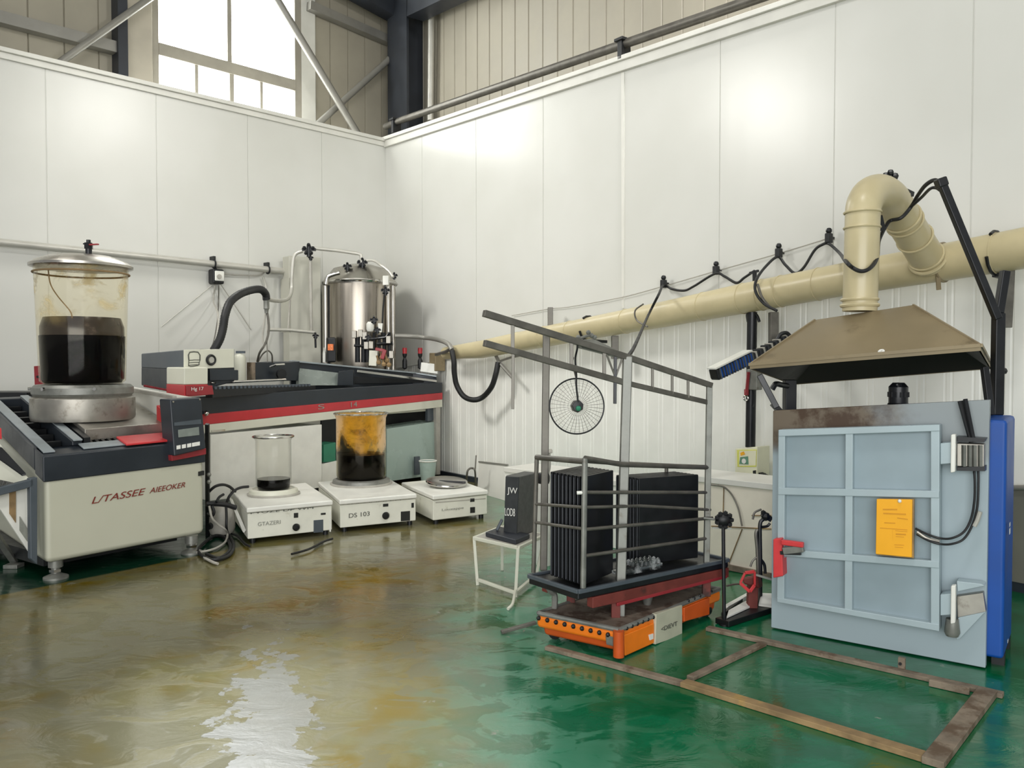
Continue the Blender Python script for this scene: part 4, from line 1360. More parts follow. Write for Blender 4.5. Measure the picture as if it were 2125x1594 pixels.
# blue body
dB = -nO * .47
b0, b1 = OL + eO * .03 - nO * .052, OR_ + eO * .075 - nO * .052
zb_ = vz(b1, 2052, 872)
build(MB().hexa([b0 + Z * .05, b1 + Z * .05, b1 + dB + Z * .05, b0 + dB + Z * .05], [up(b0, zb_), up(b1, zb_), up(b1 + dB, zb_), up(b0 + dB, zb_)]), 'blue_body', M['blue'], ov, .02)
for p in (b0 + dB * .2, b1 + dB * .2 - eO * .06, b0 + dB * .85, b1 + dB * .85 - eO * .06):
    build(MB().box(below(p, 0), eO, -nO, 0, .06, -.03, .03, 0, .06), 'plinth_foot', M['black'], ov)
pb_ = plane3(b1, b1 + dB, b1 + Z)
for x, y, w_, h_ in ((2054, 1088, 5, 8), (2056, 1100, 6, 12), (2055, 1333, 4, 6)):
    build(MB().prism([b1 + eO * .0135 + dB * f_ + Z * (z_ - b1.z) for f_, z_ in ((.10 + .0, vz(b1, x, y + h_)), (.10 + w_ / 60, vz(b1, x, y + h_)), (.10 + w_ / 60, vz(b1, x, y)), (.10, vz(b1, x, y)))], eO * .001), 'paint_chip', M['printwhite'], ov)
# motor on top
mc = at(1864, 838, 4.85)
mo = root('oven_motor', mc, 'small black motor on top of the oven, under the hood', 'motor')
rm = 19 / FOC * 4.85
mz0 = zb_ + .001
build(MB().lathe(below(mc, mz0), [(0, 0), (rm * 1.1, 0), (rm * 1.1, .05), (rm, .055), (rm, mc.z - mz0 + .10), (rm * .6, mc.z - mz0 + .125), (0, mc.z - mz0 + .125)], 28), 'casing', M['blacksatin'], mo)
mb = MB()
for k_ in range(14):
    g = k_ * math.pi / 7
    c = below(mc, mz0 + .09) + V((math.cos(g), math.sin(g), 0)) * rm
    mb.bar(c, up(c, mc.z + .07), .008)
build(mb, 'cooling_fin', M['black'], mo)
build(MB().tube(spline([at(1864, 802, 4.8), at(1862, 798, 4.8), at(1870, 800, 4.8)]), .012, 8), 'lifting_eye', M['black'], mo)

# door
DO = .13
dq = [(1615, 892), (1950, 881), (1949, 1311), (1612, 1248)]
door = build(MB().prism(PO.quad(dq, DO - .045), -nO * (DO - .045)), 'door', M['ovenpanel'], ov, .006)
bars = [[(1615, 892), (1629, 892), (1627, 1250), (1612, 1248)], [(1931, 882), (1950, 881), (1949, 1311), (1931, 1308)],
        [(1754, 888), (1770, 887), (1768, 1279), (1752, 1276)],
        [(1615, 892), (1950, 881), (1950, 895), (1615, 906)], [(1614, 1012), (1949, 1019), (1949, 1034), (1614, 1027)],
        [(1613, 1139), (1949, 1165), (1949, 1180), (1613, 1153)], [(1612, 1240), (1949, 1296), (1949, 1311), (1612, 1250)]]
for i, q in enumerate(bars):
    build(MB().prism(PO.quad(q, DO - .004 * (i < 3)), -nO * .05), 'frame_bar', M['oven'], door, .004)
# red latch
lt = build(MB().prism(PO.quad([(1604, 1119), (1622, 1117), (1625, 1196), (1604, 1200)], DO + .03), -nO * .16), 'latch', M['redbright'], ov, .006)
build(MB().bar(PO.hit(1622, 1125, DO + .05), PO.hit(1668, 1131, DO + .05), .03, .03), 'latch_arm', M['redbright'], lt, .006)
build(MB().bar(PO.hit(1626, 1143, DO + .03), PO.hit(1668, 1138, DO + .03), .035, .04), 'latch_bar', M['galv'], lt, .004)
build(MB().bar(PO.hit(1620, 1147, DO + .03), PO.hit(1662, 1148, DO + .03), .02, .02), 'latch_pin', M['black'], lt)


# hinges
def hinge(y, tri):
    P_ = lambda pts, o: PO.quad([(a, b + y) for a, b in pts], o)
    hg = build(MB().prism(P_([(1951, 0), (1976, -2), (1976, 42), (1951, 44)], .11), -nO * .09), 'hinge', M['oven'], ov, .004)
    build(MB().prism(P_([(1973, -18), (1983, -19), (1982, 60), (1972, 62)], .13), -nO * .04), 'hinge_pin', M['white'], hg, .006)
    if tri:
        build(MB().prism(P_([(1985, -28), (2036, -22), (2044, -18), (1987, -6)], .09), -nO * .08), 'hinge_gusset', M['oven'], hg, .003)
        build(MB().prism(P_([(1985, 4), (2040, -4), (2046, 36), (1987, 48)], .05), -nO * .05), 'hinge_plate', M['dullsteel'], hg, .003)
        build(MB().prism(P_([(1988, 48), (2045, 36), (1992, 92), (1984, 94)], .06), -nO * .05), 'hinge_web', M['oven'], hg, .003)
        build(MB().lathe(PO.hit(1976, y + 70, .08) - Z * .04, [(0, 0), (.03, .0), (.038, .02), (.03, .09), (0, .09)], 16), 'hinge_cap', M['galv'], hg)
    else:
        build(MB().prism(P_([(1985, 0), (2042, 2), (2042, 50), (1985, 48)], .07), -nO * .07), 'hinge_plate', M['dullsteel'], hg, .004)
        mb = MB()
        for x in (2000, 2012, 2022, 2034):
            mb.bar(PO.hit(x, y + 4, .075), PO.hit(x, y + 48, .075), .014, .02)
        build(mb, 'hinge_rib', M['galv'], hg)
        build(MB().prism(P_([(1983, -4), (2042, -2), (2046, -10), (1985, -14)], .08), -nO * .08), 'hinge_gusset', M['blacksatin'], hg)
        build(MB().prism(P_([(1985, 50), (2044, 48), (2044, 58), (1985, 57)], .08), -nO * .08), 'hinge_shelf', M['blacksatin'], hg)


hinge(920, False)
hinge(1234, True)
build(MB().bar(PO.hit(1994, 832, .03), PO.hit(2018, 918, .06), .03, .012), 'stay_bar', M['black'], ov)
build(MB().bar(PO.hit(2003, 828, .05), PO.hit(2021, 918, .07), .016, .016), 'stay_rod', M['blacksatin'], ov)
# hoses on the door
ohs = root('oven_cables', PO.hit(1900, 1100, DO), 'pair of thin black cables looping from the oven door to the upper hinge', 'cable')
for dx, dy, lab in ((0, 0, 'upper'), (3, 12, 'lower')):
    pts = [PO.hit(1900 + dx, 1097 + dy, DO), PO.hit(1925, 1109 + dy, DO + .02), PO.hit(1950, 1117 + dy, DO + .02), PO.hit(1975, 1117 + dy, .10), PO.hit(2000, 1104 + dy * 1.2, .07), PO.hit(2015 + dx, 1077 + dy, .05), PO.hit(2022 + dx * 2, 1040 + dy, .05), PO.hit(2023 + dx * 2.5, 1000, .05), PO.hit(2021 + dx * 3, 972, .04)]
    build(MB().tube(spline(pts), .006, 8), 'cable', M['rubber'], ohs)
build(MB().tube(spline([PO.hit(2022, 1092, .05), PO.hit(2028, 1080, .05), PO.hit(2034, 1062, .05)]), .011, 8), 'sleeve', M['hosegrey'], ohs)
build(MB().tube(spline([PO.hit(1903, 1104, DO + .01), PO.hit(1925, 1118, DO + .01), PO.hit(1950, 1124, DO + .012)]), .010, 8), 'sleeve', M['dullsteel'], ohs)
# yellow sheet
ys = root('yellow_notice', PO.hit(1856, 1155, DO), 'bright yellow notice board hung on the right side of the oven door', 'notice')
PY = DO + .03
build(MB().prism(PO.quad([(1819, 1036), (1893, 1037), (1892, 1157), (1817, 1150)], PY), -nO * .035), 'board', M['yellow'], ys, .003)
build(MB().prism(PO.quad([(1821, 1035), (1897, 1036), (1896, 1159), (1819, 1152)], PY - .012), -nO * .02), 'backing', M['wood'], ys, .002)
build(MB().ball(PO.hit(1867, 1040, PY + .004), .010, 10), 'clip', M['white'], ys)
ln = MB()
for x0, y0, x1, y1, h_ in ((1832, 1056, 1862, 1056, 3), (1833, 1064, 1880, 1066, 3), (1862, 1074, 1884, 1077, 2), (1835, 1084, 1858, 1085, 2), (1826, 1095, 1883, 1099, 1.5), (1858, 1101, 1883, 1103, 1), (1859, 1107, 1880, 1108, 3), (1859, 1113, 1876, 1114, 1), (1856, 1130, 1876, 1131, 1.2), (1857, 1135, 1874, 1136, 1), (1852, 1098, 1853, 1120, 2)):
    ln.prism(PO.quad([(x0, y0), (x1, y1), (x1, y1 + h_), (x0, y0 + h_)], PY + .0012), -nO * .0006)
build(ln, 'printed_lines', M['yellowdark'], ys)

# ================================================================= hood
HL, HR = PO.hit(1556, 766, .06), PO.hit(2035, 728, .06)
RR, RL_ = at(2057, 766, 5.45), at(1645, 799, 6.1)
hd = root('extraction_hood', HL + (RR - HL) * .5, 'big beige sloping extraction hood above the oven', 'hood')
TFL, TFR = PO.hit(1691, 664, -.38), PO.hit(1895, 633, -.38)
hv = (RR - HR) * .42
TRL, TRR = TFL + hv, TFR + hv
TRL.z, TRR.z = TFL.z, TFR.z
lip = V((0, 0, .028))
lo_ = [HL, HR, RR, RL_]
l2 = [p + lip for p in lo_]
top_ = [TFL, TFR, TRR, TRL]
mb = MB().add(lo_ + l2 + top_, [[0, 1, 5, 4], [1, 2, 6, 5], [2, 3, 7, 6], [3, 0, 4, 7], [4, 5, 9, 8], [5, 6, 10, 9], [6, 7, 11, 10], [7, 4, 8, 11], [8, 9, 10, 11]])
build(mb, 'shell', M['hood'], hd)
cen = (HL + HR + RR + RL_) * .25
sh_ = lambda p, f_: cen + (p - cen) * f_
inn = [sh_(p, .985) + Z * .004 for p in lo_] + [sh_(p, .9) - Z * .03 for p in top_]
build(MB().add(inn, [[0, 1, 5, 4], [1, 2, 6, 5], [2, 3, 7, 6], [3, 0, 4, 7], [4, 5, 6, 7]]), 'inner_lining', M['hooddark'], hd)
mb = MB()
for i in range(4):
    mb.bar(l2[i], l2[(i + 1) % 4], .018, .018)
mb.bar(l2[0], TFL, .012, .012).bar(l2[1], TFR, .012, .012)
build(mb, 'seam', M['hood'], hd)
PH = plane3(l2[0], l2[1], TFR)
build(MB().ring(PH.hit(1829, 729, .004), .012, .006, PH.n, 20, 6), 'rivet_mark', M['printwhite'], hd)
# collar + riser duct
riser = root('riser_duct', at(1786, 640, 5.0), 'beige round duct rising from the hood and bending over into the long wall duct', 'duct')
rc = [at(1784, 646, 5.0), at(1786, 590, 5.0), at(1788, 520, 5.0), at(1790, 450, 5.0)]
bend = spline([at(1790, 450, 5.0), at(1793, 425, 5.02), at(1805, 404, 5.1), at(1826, 398, 5.2), at(1848, 412, 5.32), at(1864, 438, 5.42)], 8)
tail = [at(1864, 438, 5.42), at(1895, 489, 5.6), at(1930, 545, 5.8)]
rr_ = 34 / FOC * 5.0
path = rc[:-1] + bend + tail[1:]
build(MB().tube(path, [rr_ * (1 + .14 * i / len(path)) for i in range(len(path))], 28), 'pipe', M['duct'], riser)


def duct_ring(par, c, ax, r, tr=.007, m='duct'):
    return build(MB().ring(c, r, tr, ax, 40, 6), 'joint_ring', M[m], par)


duct_ring(riser, at(1790, 441, 5.0), Z, rr_ * 1.04); duct_ring(riser, at(1789, 473, 5.0), Z, rr_ * 1.03)
duct_ring(riser, at(1784, 622, 5.0), Z, rr_ * 1.02, .010); duct_ring(riser, at(1784, 634, 5.0), Z, rr_ * 1.03, .012)
tax = (tail[2] - tail[0]).normalized()
for f_ in (.12, .2, .5, .86):
    duct_ring(riser, lerp(tail[0], tail[2], f_), tax, rr_ * 1.17)
mb = MB()
for x, y, s in ((1838, 364, .03), (1848, 358, .03), (1857, 366, .035), (1843, 370, .03), (1880, 400, .04), (1886, 408, .03)):
    mb.ball(at(x, y, 5.3), s * .7, 8)
mb.tube(spline([at(1850, 368, 5.3), at(1866, 383, 5.35), at(1878, 398, 5.4), at(1890, 416, 5.45)]), .014, 8)
mb.bar(at(1868, 392, 5.3), at(1893, 404, 5.35), .03)
build(mb, 'damper_clamp', M['blacksatin'], riser)
build(MB().bar(at(1825, 448, 5.1), at(1832, 478, 5.12), .03, .02), 'damper_lever', M['black'], riser)

# ================================================================= long wall duct
DOFF = .27
dp = [(925, 733, 13), (1000, 725, 19), (1120, 701, 22), (1240, 678, 24), (1400, 648, 28), (1540, 620, 32), (1750, 580, 35), (1950, 546, 39.5), (2125, 515, 44), (2260, 490, 48)]
pts = [PR.hit(x, y, DOFF) for x, y, r in dp]
rad_ = [r / FOC * p.y * .97 for (x, y, r), p in zip(dp, pts)]
ld = root('wall_duct', below(pts[4], pts[4].z), 'long beige round duct running along the right white wall', 'duct')
build(MB().tube(pts, rad_, 36), 'pipe', M['duct'], ld)


def on_duct(px):
    for i in range(len(dp) - 1):
        if dp[i][0] <= px <= dp[i + 1][0]:
            f_ = (px - dp[i][0]) / (dp[i + 1][0] - dp[i][0])
            p = PR.hit(px, lerp(dp[i][1], dp[i + 1][1], f_), DOFF)
            return p, lerp(rad_[i], rad_[i + 1], f_)


for px in (1075, 1130, 1185, 1300, 1460, 1543, 1583, 1622, 1700, 2068):
    p, r = on_duct(px)
    build(MB().ring(p, r * 1.01, .005, uR, 40, 6), 'joint_ring', M['duct'], ld)
pj, rj = on_duct(1935)
build(MB().ring(tail[2] - tax * .05, rr_ * 1.22, .012, tax, 40, 6), 'branch_collar', M['duct'], ld)
mb = MB()
p, r = on_duct(1958)
mb.ring(p, r * 1.02, .010, uR, 40, 6)
mb.bar(p + nR * r * .9 + Z * r, p + nR * r * .5 - Z * r * 1.5, .03, .012)
build(mb, 'strap', M['hood'], ld)
for px, y0, y1, lab in ((1277, 690, 742, None), ):
    pass


def bracket(px, label):
    p, r = on_duct(px)
    g = root('duct_bracket', p - Z * r, label, 'bracket')
    mb = MB()
    mb.tube([p + (nR * math.cos(a_) + Z * math.sin(a_)) * (r + .012) for a_ in [math.pi * .55 + i * math.pi * 1.0 / 8 for i in range(-2, 12)]], .012, 6)
    build(mb, 'strap', M['black'], g)
    build(MB().bar(p - Z * (r + .01), p - nR * (DOFF - .01) - Z * (r + .02), .04, .03), 'arm', M['black'], g)
    return g


bracket(2066, 'dark strap bracket on the duct near the right edge of the photo')
bracket(1221, 'dark strap bracket on the duct above the hanging fan')

# posts under the duct
def wpost(x, y0, y1, w, off, name, label, m='frame', lean=0):
    a_, b_ = PR.hit(x, y0, off), PR.hit(x + lean, y1, off)
    return single(MB().bar(a_, b_, w, w), name, M[m], label, 'post', None, .004)


pst = root('conduit_post', PR.hit(1558, 925, .24), 'thick black post under the duct, standing on the cream control box', 'post')
build(MB().tube([PR.hit(1561, 648, .24), PR.hit(1557, 928, .24)], .043, 16), 'pole', M['blacksatin'], pst)
build(MB().tube(spline([PR.hit(1552, 668, .24), PR.hit(1551, 652, .24), PR.hit(1561, 646, .24), PR.hit(1571, 655, .24), PR.hit(1576, 668, .24)]), .012, 8), 'strap', M['black'], pst)
build(MB().cyl(PR.hit(1549, 820, .30), .02, .05, 10), 'red_valve', M['maroon'], pst)
build(MB().bar(PR.hit(1553, 772, .32), PR.hit(1549, 815, .32), .022), 'red_strip', M['maroon'], pst)
build(MB().ring(PR.hit(1548, 826, .30), .022, .007, nR, 16, 6), 'hook', M['chrome'], pst)
build(MB().box(PR.hit(1566, 790, .26), uR, nR, -.05, .06, -.03, .05, -.08, .10), 'clamp_block', M['galv'], pst, .01)
build(MB().tube(spline([PR.hit(1564, 800, .3), PR.hit(1566, 830, .28), PR.hit(1563, 845, .28)]), .008, 6), 'loop_wire', M['black'], pst)
wpost(1605, 648, 742, .07, .20, 'duct_post', 'short dark post under the duct, between the thick black post and the hood')
wpost(1276, 697, 745, .07, .2, 'duct_post', 'short dark post under the duct behind the trolley frame')
wpost(1142, 638, 676, .06, .2, 'duct_hanger', 'short dark hanger strap above the duct over the trolley frame')
wpost(2090, 560, 680, .07, .25, 'duct_post', 'short dark post under the duct close to the oven chimney post', lean=-6)

# control box on the post
PB = Plane(CORNER + nR * .30, nR)
cb = root('control_box', PB.hit(1552, 990), 'cream wall control box with a green label, below the thick black post', 'box')
build(MB().prism(PB.quad([(1525, 931), (1572, 927), (1571, 991), (1525, 988)]), -nR * .18), 'casing', M['boxcream'], cb, .008)
build(MB().prism(PB.quad([(1529, 934), (1570, 933), (1569, 969), (1530, 969)], .004), -nR * .01), 'window', M['labelyellow'], cb, .002)
lb_ = build(MB().prism(PB.quad([(1534, 936), (1569, 935), (1568, 966), (1534, 967)], .006), -nR * .008), 'sticker', M['boxcream'], cb)
build(MB().prism(PB.quad([(1536, 949), (1552, 947), (1553, 964), (1534, 963)], .009), -nR * .006), 'green_mark', M['label'], lb_)
build(MB().prism(PB.quad([(1536, 940), (1543, 937), (1546, 943), (1537, 946)], .009), -nR * .006), 'yellow_mark', M['yellow'], lb_)
build(MB().cyl(PB.hit(1544, 957, .010), .022, .004, 16, nR), 'white_dot', M['printwhite'], lb_)
build(MB().prism(PB.quad([(1562, 977), (1568, 976), (1568, 990), (1563, 990)], .006), -nR * .01), 'latch', M['black'], cb)
mb = MB()
mb.bar(PB.hit(1536, 996, -.02), PB.hit(1575, 996, -.02), .06, .05)
mb.ball(PB.hit(1582, 992, -.05), .05, 10).bar(PB.hit(1575, 985, -.05), PB.hit(1597, 996, -.05), .06, .05)
build(mb, 'gland', M['black'], cb)
build(MB().cyl(PB.hit(1531, 996, .0), .03, .05, 14, uR), 'gland_nut', M['white'], cb)
build(MB().prism(PB.quad([(1528, 1003), (1570, 1004), (1567, 1010), (1530, 1009)], -.02), -nR * .06), 'drip_tray', M['galv'], cb, .004)

# festooned cable and its hooks
CO = .10
fest = [(1302, 741), (1330, 690), (1352, 640), (1377, 592), (1395, 600), (1420, 603), (1440, 594), (1484, 568), (1504, 574), (1528, 587), (1545, 576), (1563, 563)]
cable([at(1302, 741, 4.72), at(1318, 716, 5.2), PR.hit(1345, 655, .75), PR.hit(1366, 613, .6), PR.hit(1377, 592, CO), PR.hit(1395, 600, CO), PR.hit(1420, 603, CO), PR.hit(1440, 594, CO), PR.hit(1484, 568, CO), PR.hit(1504, 574, CO), PR.hit(1528, 587, CO), PR.hit(1545, 576, CO), PR.hit(1566, 562, CO)], .012, 'festoon_cable', M['rubber'], 'black cable rising from the trolley frame and sagging along the wall above the duct', 'cable')
cable([PR.hit(1612, 645, .55), PR.hit(1585, 630, .55), PR.hit(1568, 605, .55), PR.hit(1570, 580, .5), PR.hit(1590, 552, .3), PR.hit(1614, 533, CO), PR.hit(1630, 550, CO), PR.hit(1650, 567, CO), PR.hit(1668, 555, CO), PR.hit(1690, 520, CO), PR.hit(1706, 508, CO), PR.hit(1720, 506, CO), PR.hit(1742, 525, .3), at(1755, 542, 4.95), at(1770, 556, 4.82), at(1788, 563, 4.80), at(1806, 556, 4.82), at(1820, 535, 4.95), at(1824, 500, 5.1), at(1838, 470, 5.2), at(1848, 458, 5.25), at(1870, 452, 5.2), at(1890, 430, 5.2), at(1905, 405, 5.1), at(1920, 385, 4.9), at(1938, 374, 4.8), at(1951, 379, 4.75)], .012, 'festoon_cable', M['rubber'], 'black cable looping round the riser duct and up to the tip of the slanting pole', 'cable')
cable([at(1892, 428, 5.18), at(1912, 410, 5.05), at(1930, 392, 4.85), at(1942, 390, 4.8), at(1952, 396, 4.75)], .009, 'tie_cable', M['rubber'], 'short second black cable just below the tip of the slanting pole', 'cable')
cable([PR.hit(1600, 640, .5), PR.hit(1582, 618, .55), PR.hit(1572, 590, .52)], .011, 'duct_cable', M['frame'], 'dark cable wrapped close round the duct above the thick black post', 'cable')
cable([PR.hit(1344, 678, .5), PR.hit(1322, 665, .5), PR.hit(1318, 645, .5), PR.hit(1335, 631, .4)], .008, 'duct_cable', M['frame'], 'thin dark cable loop hanging on the duct above the trolley', 'cable')
cable([PR.hit(1062, 655, .03), PR.hit(1140, 641, .03), PR.hit(1180, 637, .03), PR.hit(1290, 617, .03), PR.hit(1376, 594, .03), PR.hit(1484, 563, .03), PR.hit(1616, 526, .03), PR.hit(1718, 495, .03)], .005, 'catenary_wire', M['hosegrey'], 'thin taut wire stretched along the wall just above the duct', 'wire', n=6, k=4)
for x, y, lab in ((1377, 588, 'small black cable hook on the wire, first from the trolley frame'), (1486, 560, 'small black cable hook on the wire, second from the trolley frame'), (1616, 524, 'small black cable hook on the wire above the thick black post'), (1720, 493, 'small black cable hook on the wire next to the riser duct')):
    c = PR.hit(x, y, .08)
    h = root('cable_hook', c, lab, 'hook', 'cable hooks along the wire')
    build(MB().box(c, uR, nR, -.022, .022, -.03, .03, -.045, .035), 'clamp', M['black'], h, .008)
    build(MB().ball(c + Z * .055, .026, 10), 'pulley', M['blacksatin'], h)
    build(MB().bar(c - nR * .07, c, .02), 'stem', M['black'], h)
hk = root('cable_support', PR.hit(1566, 575, .1), 'small dark T-shaped cable support standing on top of the duct', 'hook')
build(MB().bar(PR.hit(1566, 583, .12), PR.hit(1566, 562, .12), .03), 'stem', M['black'], hk)
build(MB().bar(PR.hit(1556, 567, .12), PR.hit(1574, 562, .12), .02), 'arm', M['black'], hk)

# blue cable chain beside the hood
dch = lambda f_: lerp(6.35, 6.75, f_)
chn = root('cable_chain', at(1480, 785, 6.35), 'blue and black cable chain slanting beside the left end of the hood', 'cable chain')
c0_, c1_ = at(1484, 776, dch(0)), at(1557, 742, dch(.5))
c2_ = at(1634, 702, dch(1))
build(MB().bar(c0_, c1_, .085, .085), 'blue_sleeve', M['blue'], chn, .012)
build(MB().bar(c1_, c2_, .065, .065), 'black_sleeve', M['blacksatin'], chn, .012)
dirc = (c1_ - c0_).normalized()
for i in range(13):
    p = lerp(c0_, c1_, (i + .5) / 13)
    build(MB().bar(p - dirc * .006, p + dirc * .006, .095, .092), 'chain_link', M['navy'] if i % 3 else M['slate'], chn)
for i in range(9):
    p = lerp(c1_, c2_, (i + .8) / 9.5)
    build(MB().bar(p - dirc * .008, p + dirc * .008, .075, .072), 'chain_link', M['navy'] if i % 2 else M['hosegrey'], chn)
build(MB().bar(c0_ - dirc * .02, c0_ + dirc * .02, .10, .10), 'end_cap', M['blacksatin'], chn, .02)
build(MB().bar(at(1476, 768, 6.3) + Z * .01, at(1552, 733, dch(.5)) + Z * .02, .09, .012), 'pale_strip', M['white'], chn)  # thin white strip along the top of the blue sleeve
build(MB().tube(spline([at(1612, 706, 6.7), at(1620, 694, 6.7), at(1632, 691, 6.7), at(1640, 698, 6.7)]), .016, 8), 'end_loop', M['black'], chn)
build(MB().bar(at(1560, 735, 6.6), PR.hit(1561, 735, .2), .03), 'wall_clamp', M['galv'], chn)

# frame posts around hood and oven
bp = root('chimney_post', below(at(2067, 870, 4.62), zb_), 'tall black post at the right of hood and oven', 'post')
pq0, pq1 = at(2068, 872, 4.62), at(2072, 650, 4.62)
pq0.z = zb_
build(MB().bar(pq0, pq1, .055, .055), 'pole', M['blacksatin'], bp, .006)
build(MB().bar(pq1, at(2086, 562, 4.62), .045, .045), 'upper_pole', M['blacksatin'], bp, .006)
sl = build(MB().bar(at(1953, 378, 4.62), at(2070, 662, 4.60), .042, .042), 'slanting_pole', M['blacksatin'], bp, .006)
build(MB().bar(at(1950, 370, 4.62), at(1956, 388, 4.62), .056, .056), 'pole_tip', M['black'], sl, .008)
build(MB().bar(at(1840 + 203, 762, 4.5), at(2056, 862, 4.45), .035, .035), 'hood_stay', M['blacksatin'], bp, .004)
build(MB().ball(at(2083, 770, 4.62), .02, 8), 'wing_nut', M['black'], bp)
lp = root('oven_post', below(at(1638, 860, 5.3), 0), 'thick black post between the left end of the oven and the hood', 'post')
pa = below(at(1638, 860, 5.35), 0)
build(MB().box(pa, V((1, 0, 0)), V((0, 1, 0)), -.036, .036, -.036, .036, 0, at(1638, 788, 5.35).z), 'pole', M['black'], lp, .006)
build(MB().bar(at(1576, 778, 4.95), at(1612, 846, 4.92), .035, .035), 'brace', M['blacksatin'], lp, .004)
build(MB().bar(at(1604, 838, 4.95), at(1620, 856, 4.95), .05, .03), 'brace_foot', M['black'], lp)
build(MB().tube(spline([at(1602, 808, 5.2), at(1610, 797, 5.2), at(1622, 799, 5.25), at(1634, 801, 5.3)]), .018, 8), 'bent_strap', M['black'], lp)

# ================================================================= trolley
C0, C1, C2 = fl(1120, 1330), fl(1285, 1368), fl(1490, 1275)
C3 = C0 + C2 - C1
PCf, PCr = vplane(C0, C1), vplane(C1, C2)
tz = [vz(C0, 1107, 1278), vz(C1, 1287, 1312), vz(C2, 1497, 1218)]
tr = root('trolley', below((C0 + C2) * .5, 0), 'orange flat trolley with a rusty deck, grey cage and tall ladder frame', 'trolley')
zt_ = sum(tz) / 3
cen_ = (C0 + C2) * .5
grow = lambda p, a_: cen_ + (p - cen_) * a_
base = [C0, C1, C2, C3]
build(MB().hexa([up(grow(p, .96), .03) for p in base], [up(grow(p, .98), zt_ - .05) for p in base]), 'chassis', M['orangered'], tr, .02)
build(MB().hexa([up(grow(p, 1.04), zt_ - .075) for p in base], [up(grow(p, 1.04), zt_) for p in base]), 'side_band', M['orange'], tr, .022)
build(MB().hexa([up(grow(p, .98), zt_ - .01) for p in base], [up(grow(p, 1.0), zt_ + .008) for p in base]), 'deck', M['rust'], tr, .01)
bq = [up(grow(p, 1.015), zt_ + .005) for p in base]
mb = MB()
for i in range(4):
    mb.tube([bq[i], bq[(i + 1) % 4]], .014, 8)
build(mb, 'edge_tube', M['galv'], tr)
nf, nr_ = PCf.n, PCr.n
PF2, PR2 = Plane(grow(C0, 1.04), nf), Plane(grow(C1, 1.04), nr_)
for i in range(9):
    x = 1118 + i * 18
    y = 1283 + i * 4.3
    build(MB().ball(PF2.hit(x, y, .0), .014, 8, (1, 1, 1)), 'rivet', M['black'], tr)
for i in range(6):
    x = 1300 + i * 11
    build(MB().ball(PR2.hit(x, 1304 - i * 4.6, .0), .012, 8), 'rivet', M['black'], tr)
for i in range(5):
    build(MB().ball(PR2.hit(1428 + i * 12, 1247 - i * 5, .0), .011, 8), 'rivet', M['black'], tr)
build(MB().prism(PR2.quad([(1362, 1275), (1416, 1256), (1416, 1318), (1360, 1338)], .016), -nr_ * .03), 'id_plate', M['plate'], tr, .003)
idp = [o for o in tr.children if o.name.startswith('id_plate')][0]
ptext('<DIEVT', 'lettering', M['printgrey'], idp, PR2, 1372, 1311, 1405, 1298, 9, .018)
build(MB().prism(PR2.quad([(1296, 1318), (1358, 1293), (1358, 1335), (1298, 1362)], .008), -nr_ * .03), 'side_panel', M['orange'], tr, .006)
build(MB().prism(PR2.quad([(1420, 1262), (1473, 1240), (1473, 1276), (1420, 1291)], .012), -nr_ * .03), 'side_panel', M['orangered'], tr, .006)
build(MB().prism(PR2.quad([(1347, 1318), (1356, 1315), (1356, 1326), (1349, 1329)], .012), -nr_ * .005), 'white_patch', M['printwhite'], tr)
build(MB().prism(PF2.quad([(1256, 1318), (1284, 1326), (1284, 1345), (1258, 1338)], .006), -nf * .02), 'corner_plate', M['galv'], tr, .003)
build(MB().tube([grow(up(C1, .02), 1.035), grow(up(C1, zt_), 1.04)], .03, 12), 'corner_bumper', M['orangered'], tr)
for p in base:
    q = grow(p, .84)
    w_ = build(MB().cyl(up(q, .04) - nf * .018, .04, .036, 20, nf), 'wheel', M['black'], tr)
# upper table
TF, TL, TR = fl(1200, 1229, .36), fl(1097, 1196, .36), fl(1512, 1163, .36)
TB = TL + TR - TF
tq_ = [TF, TR, TB, TL]
tf, tl = (TR - TF).normalized(), (TL - TF).normalized()
build(MB().hexa([up(p, .315) for p in tq_], [up(p, .36) for p in tq_]), 'table_top', M['blacksatin'], tr, .008)
rim = MB()
for i in range(4):
    rim.bar(up(tq_[i], .362), up(tq_[(i + 1) % 4], .362), .022, .022)
build(rim, 'table_rim', M['slate'], tr, .003)
mb = MB()
mb.bar(up(TF + tf * .1 + tl * .02, .285), up(TR + tl * .02, .285), .05, .06)
build(mb, 'table_beam', M['rustred'], tr, .004)
build(MB().bar(up(TF + tf * .28 + tl * .0, .245), up(TR + tf * -.02, .262), .012, .02), 'table_beam', M['maroon'], tr, .003)
build(MB().bar(up(TF + tf * .1 + tl * .40, .285), up(TR + tl * .40, .285), .05, .06), 'table_beam', M['rustred'], tr, .004)
for a_, b_ in ((.30, .03), (1.05, .03), (.30, .40), (1.05, .40)):
    p = TF + tf * a_ + tl * b_
    build(MB().bar(up(p, zt_), up(p, .27), .05, .03), 'table_leg', M['rustred'], tr, .004)
p = TF + tf * .62 + tl * .1
build(MB().lathe(up(p, zt_), [(0, 0), (.02, 0), (.035, .06), (.035, .11), (0, .11)], 12), 'jack', M['galv'], tr)
p = TL + tf * .08 - tl * .06
build(MB().tube(spline([up(p, .31), up(p + tf * .03, .27), up(p + tf * .06, .24), up(p + tf * .06, zt_)]), .018, 8), 'hook_leg', M['galv'], tr)
build(MB().bar(fl(1040, 1312, .012), fl(1112, 1292, .05), .03, .018), 'tow_bar', M['frame'], tr, .003)
# cage
cp = lambda x, y, d_: at(x, y, d_)
dF_, dL_, dR_ = TF.y + .03, TL.y - .01, 5.0


def cagebar(pts, r, m='frame'):
    return build(MB().tube(pts, r, 10), 'cage_bar', M[m], tr)


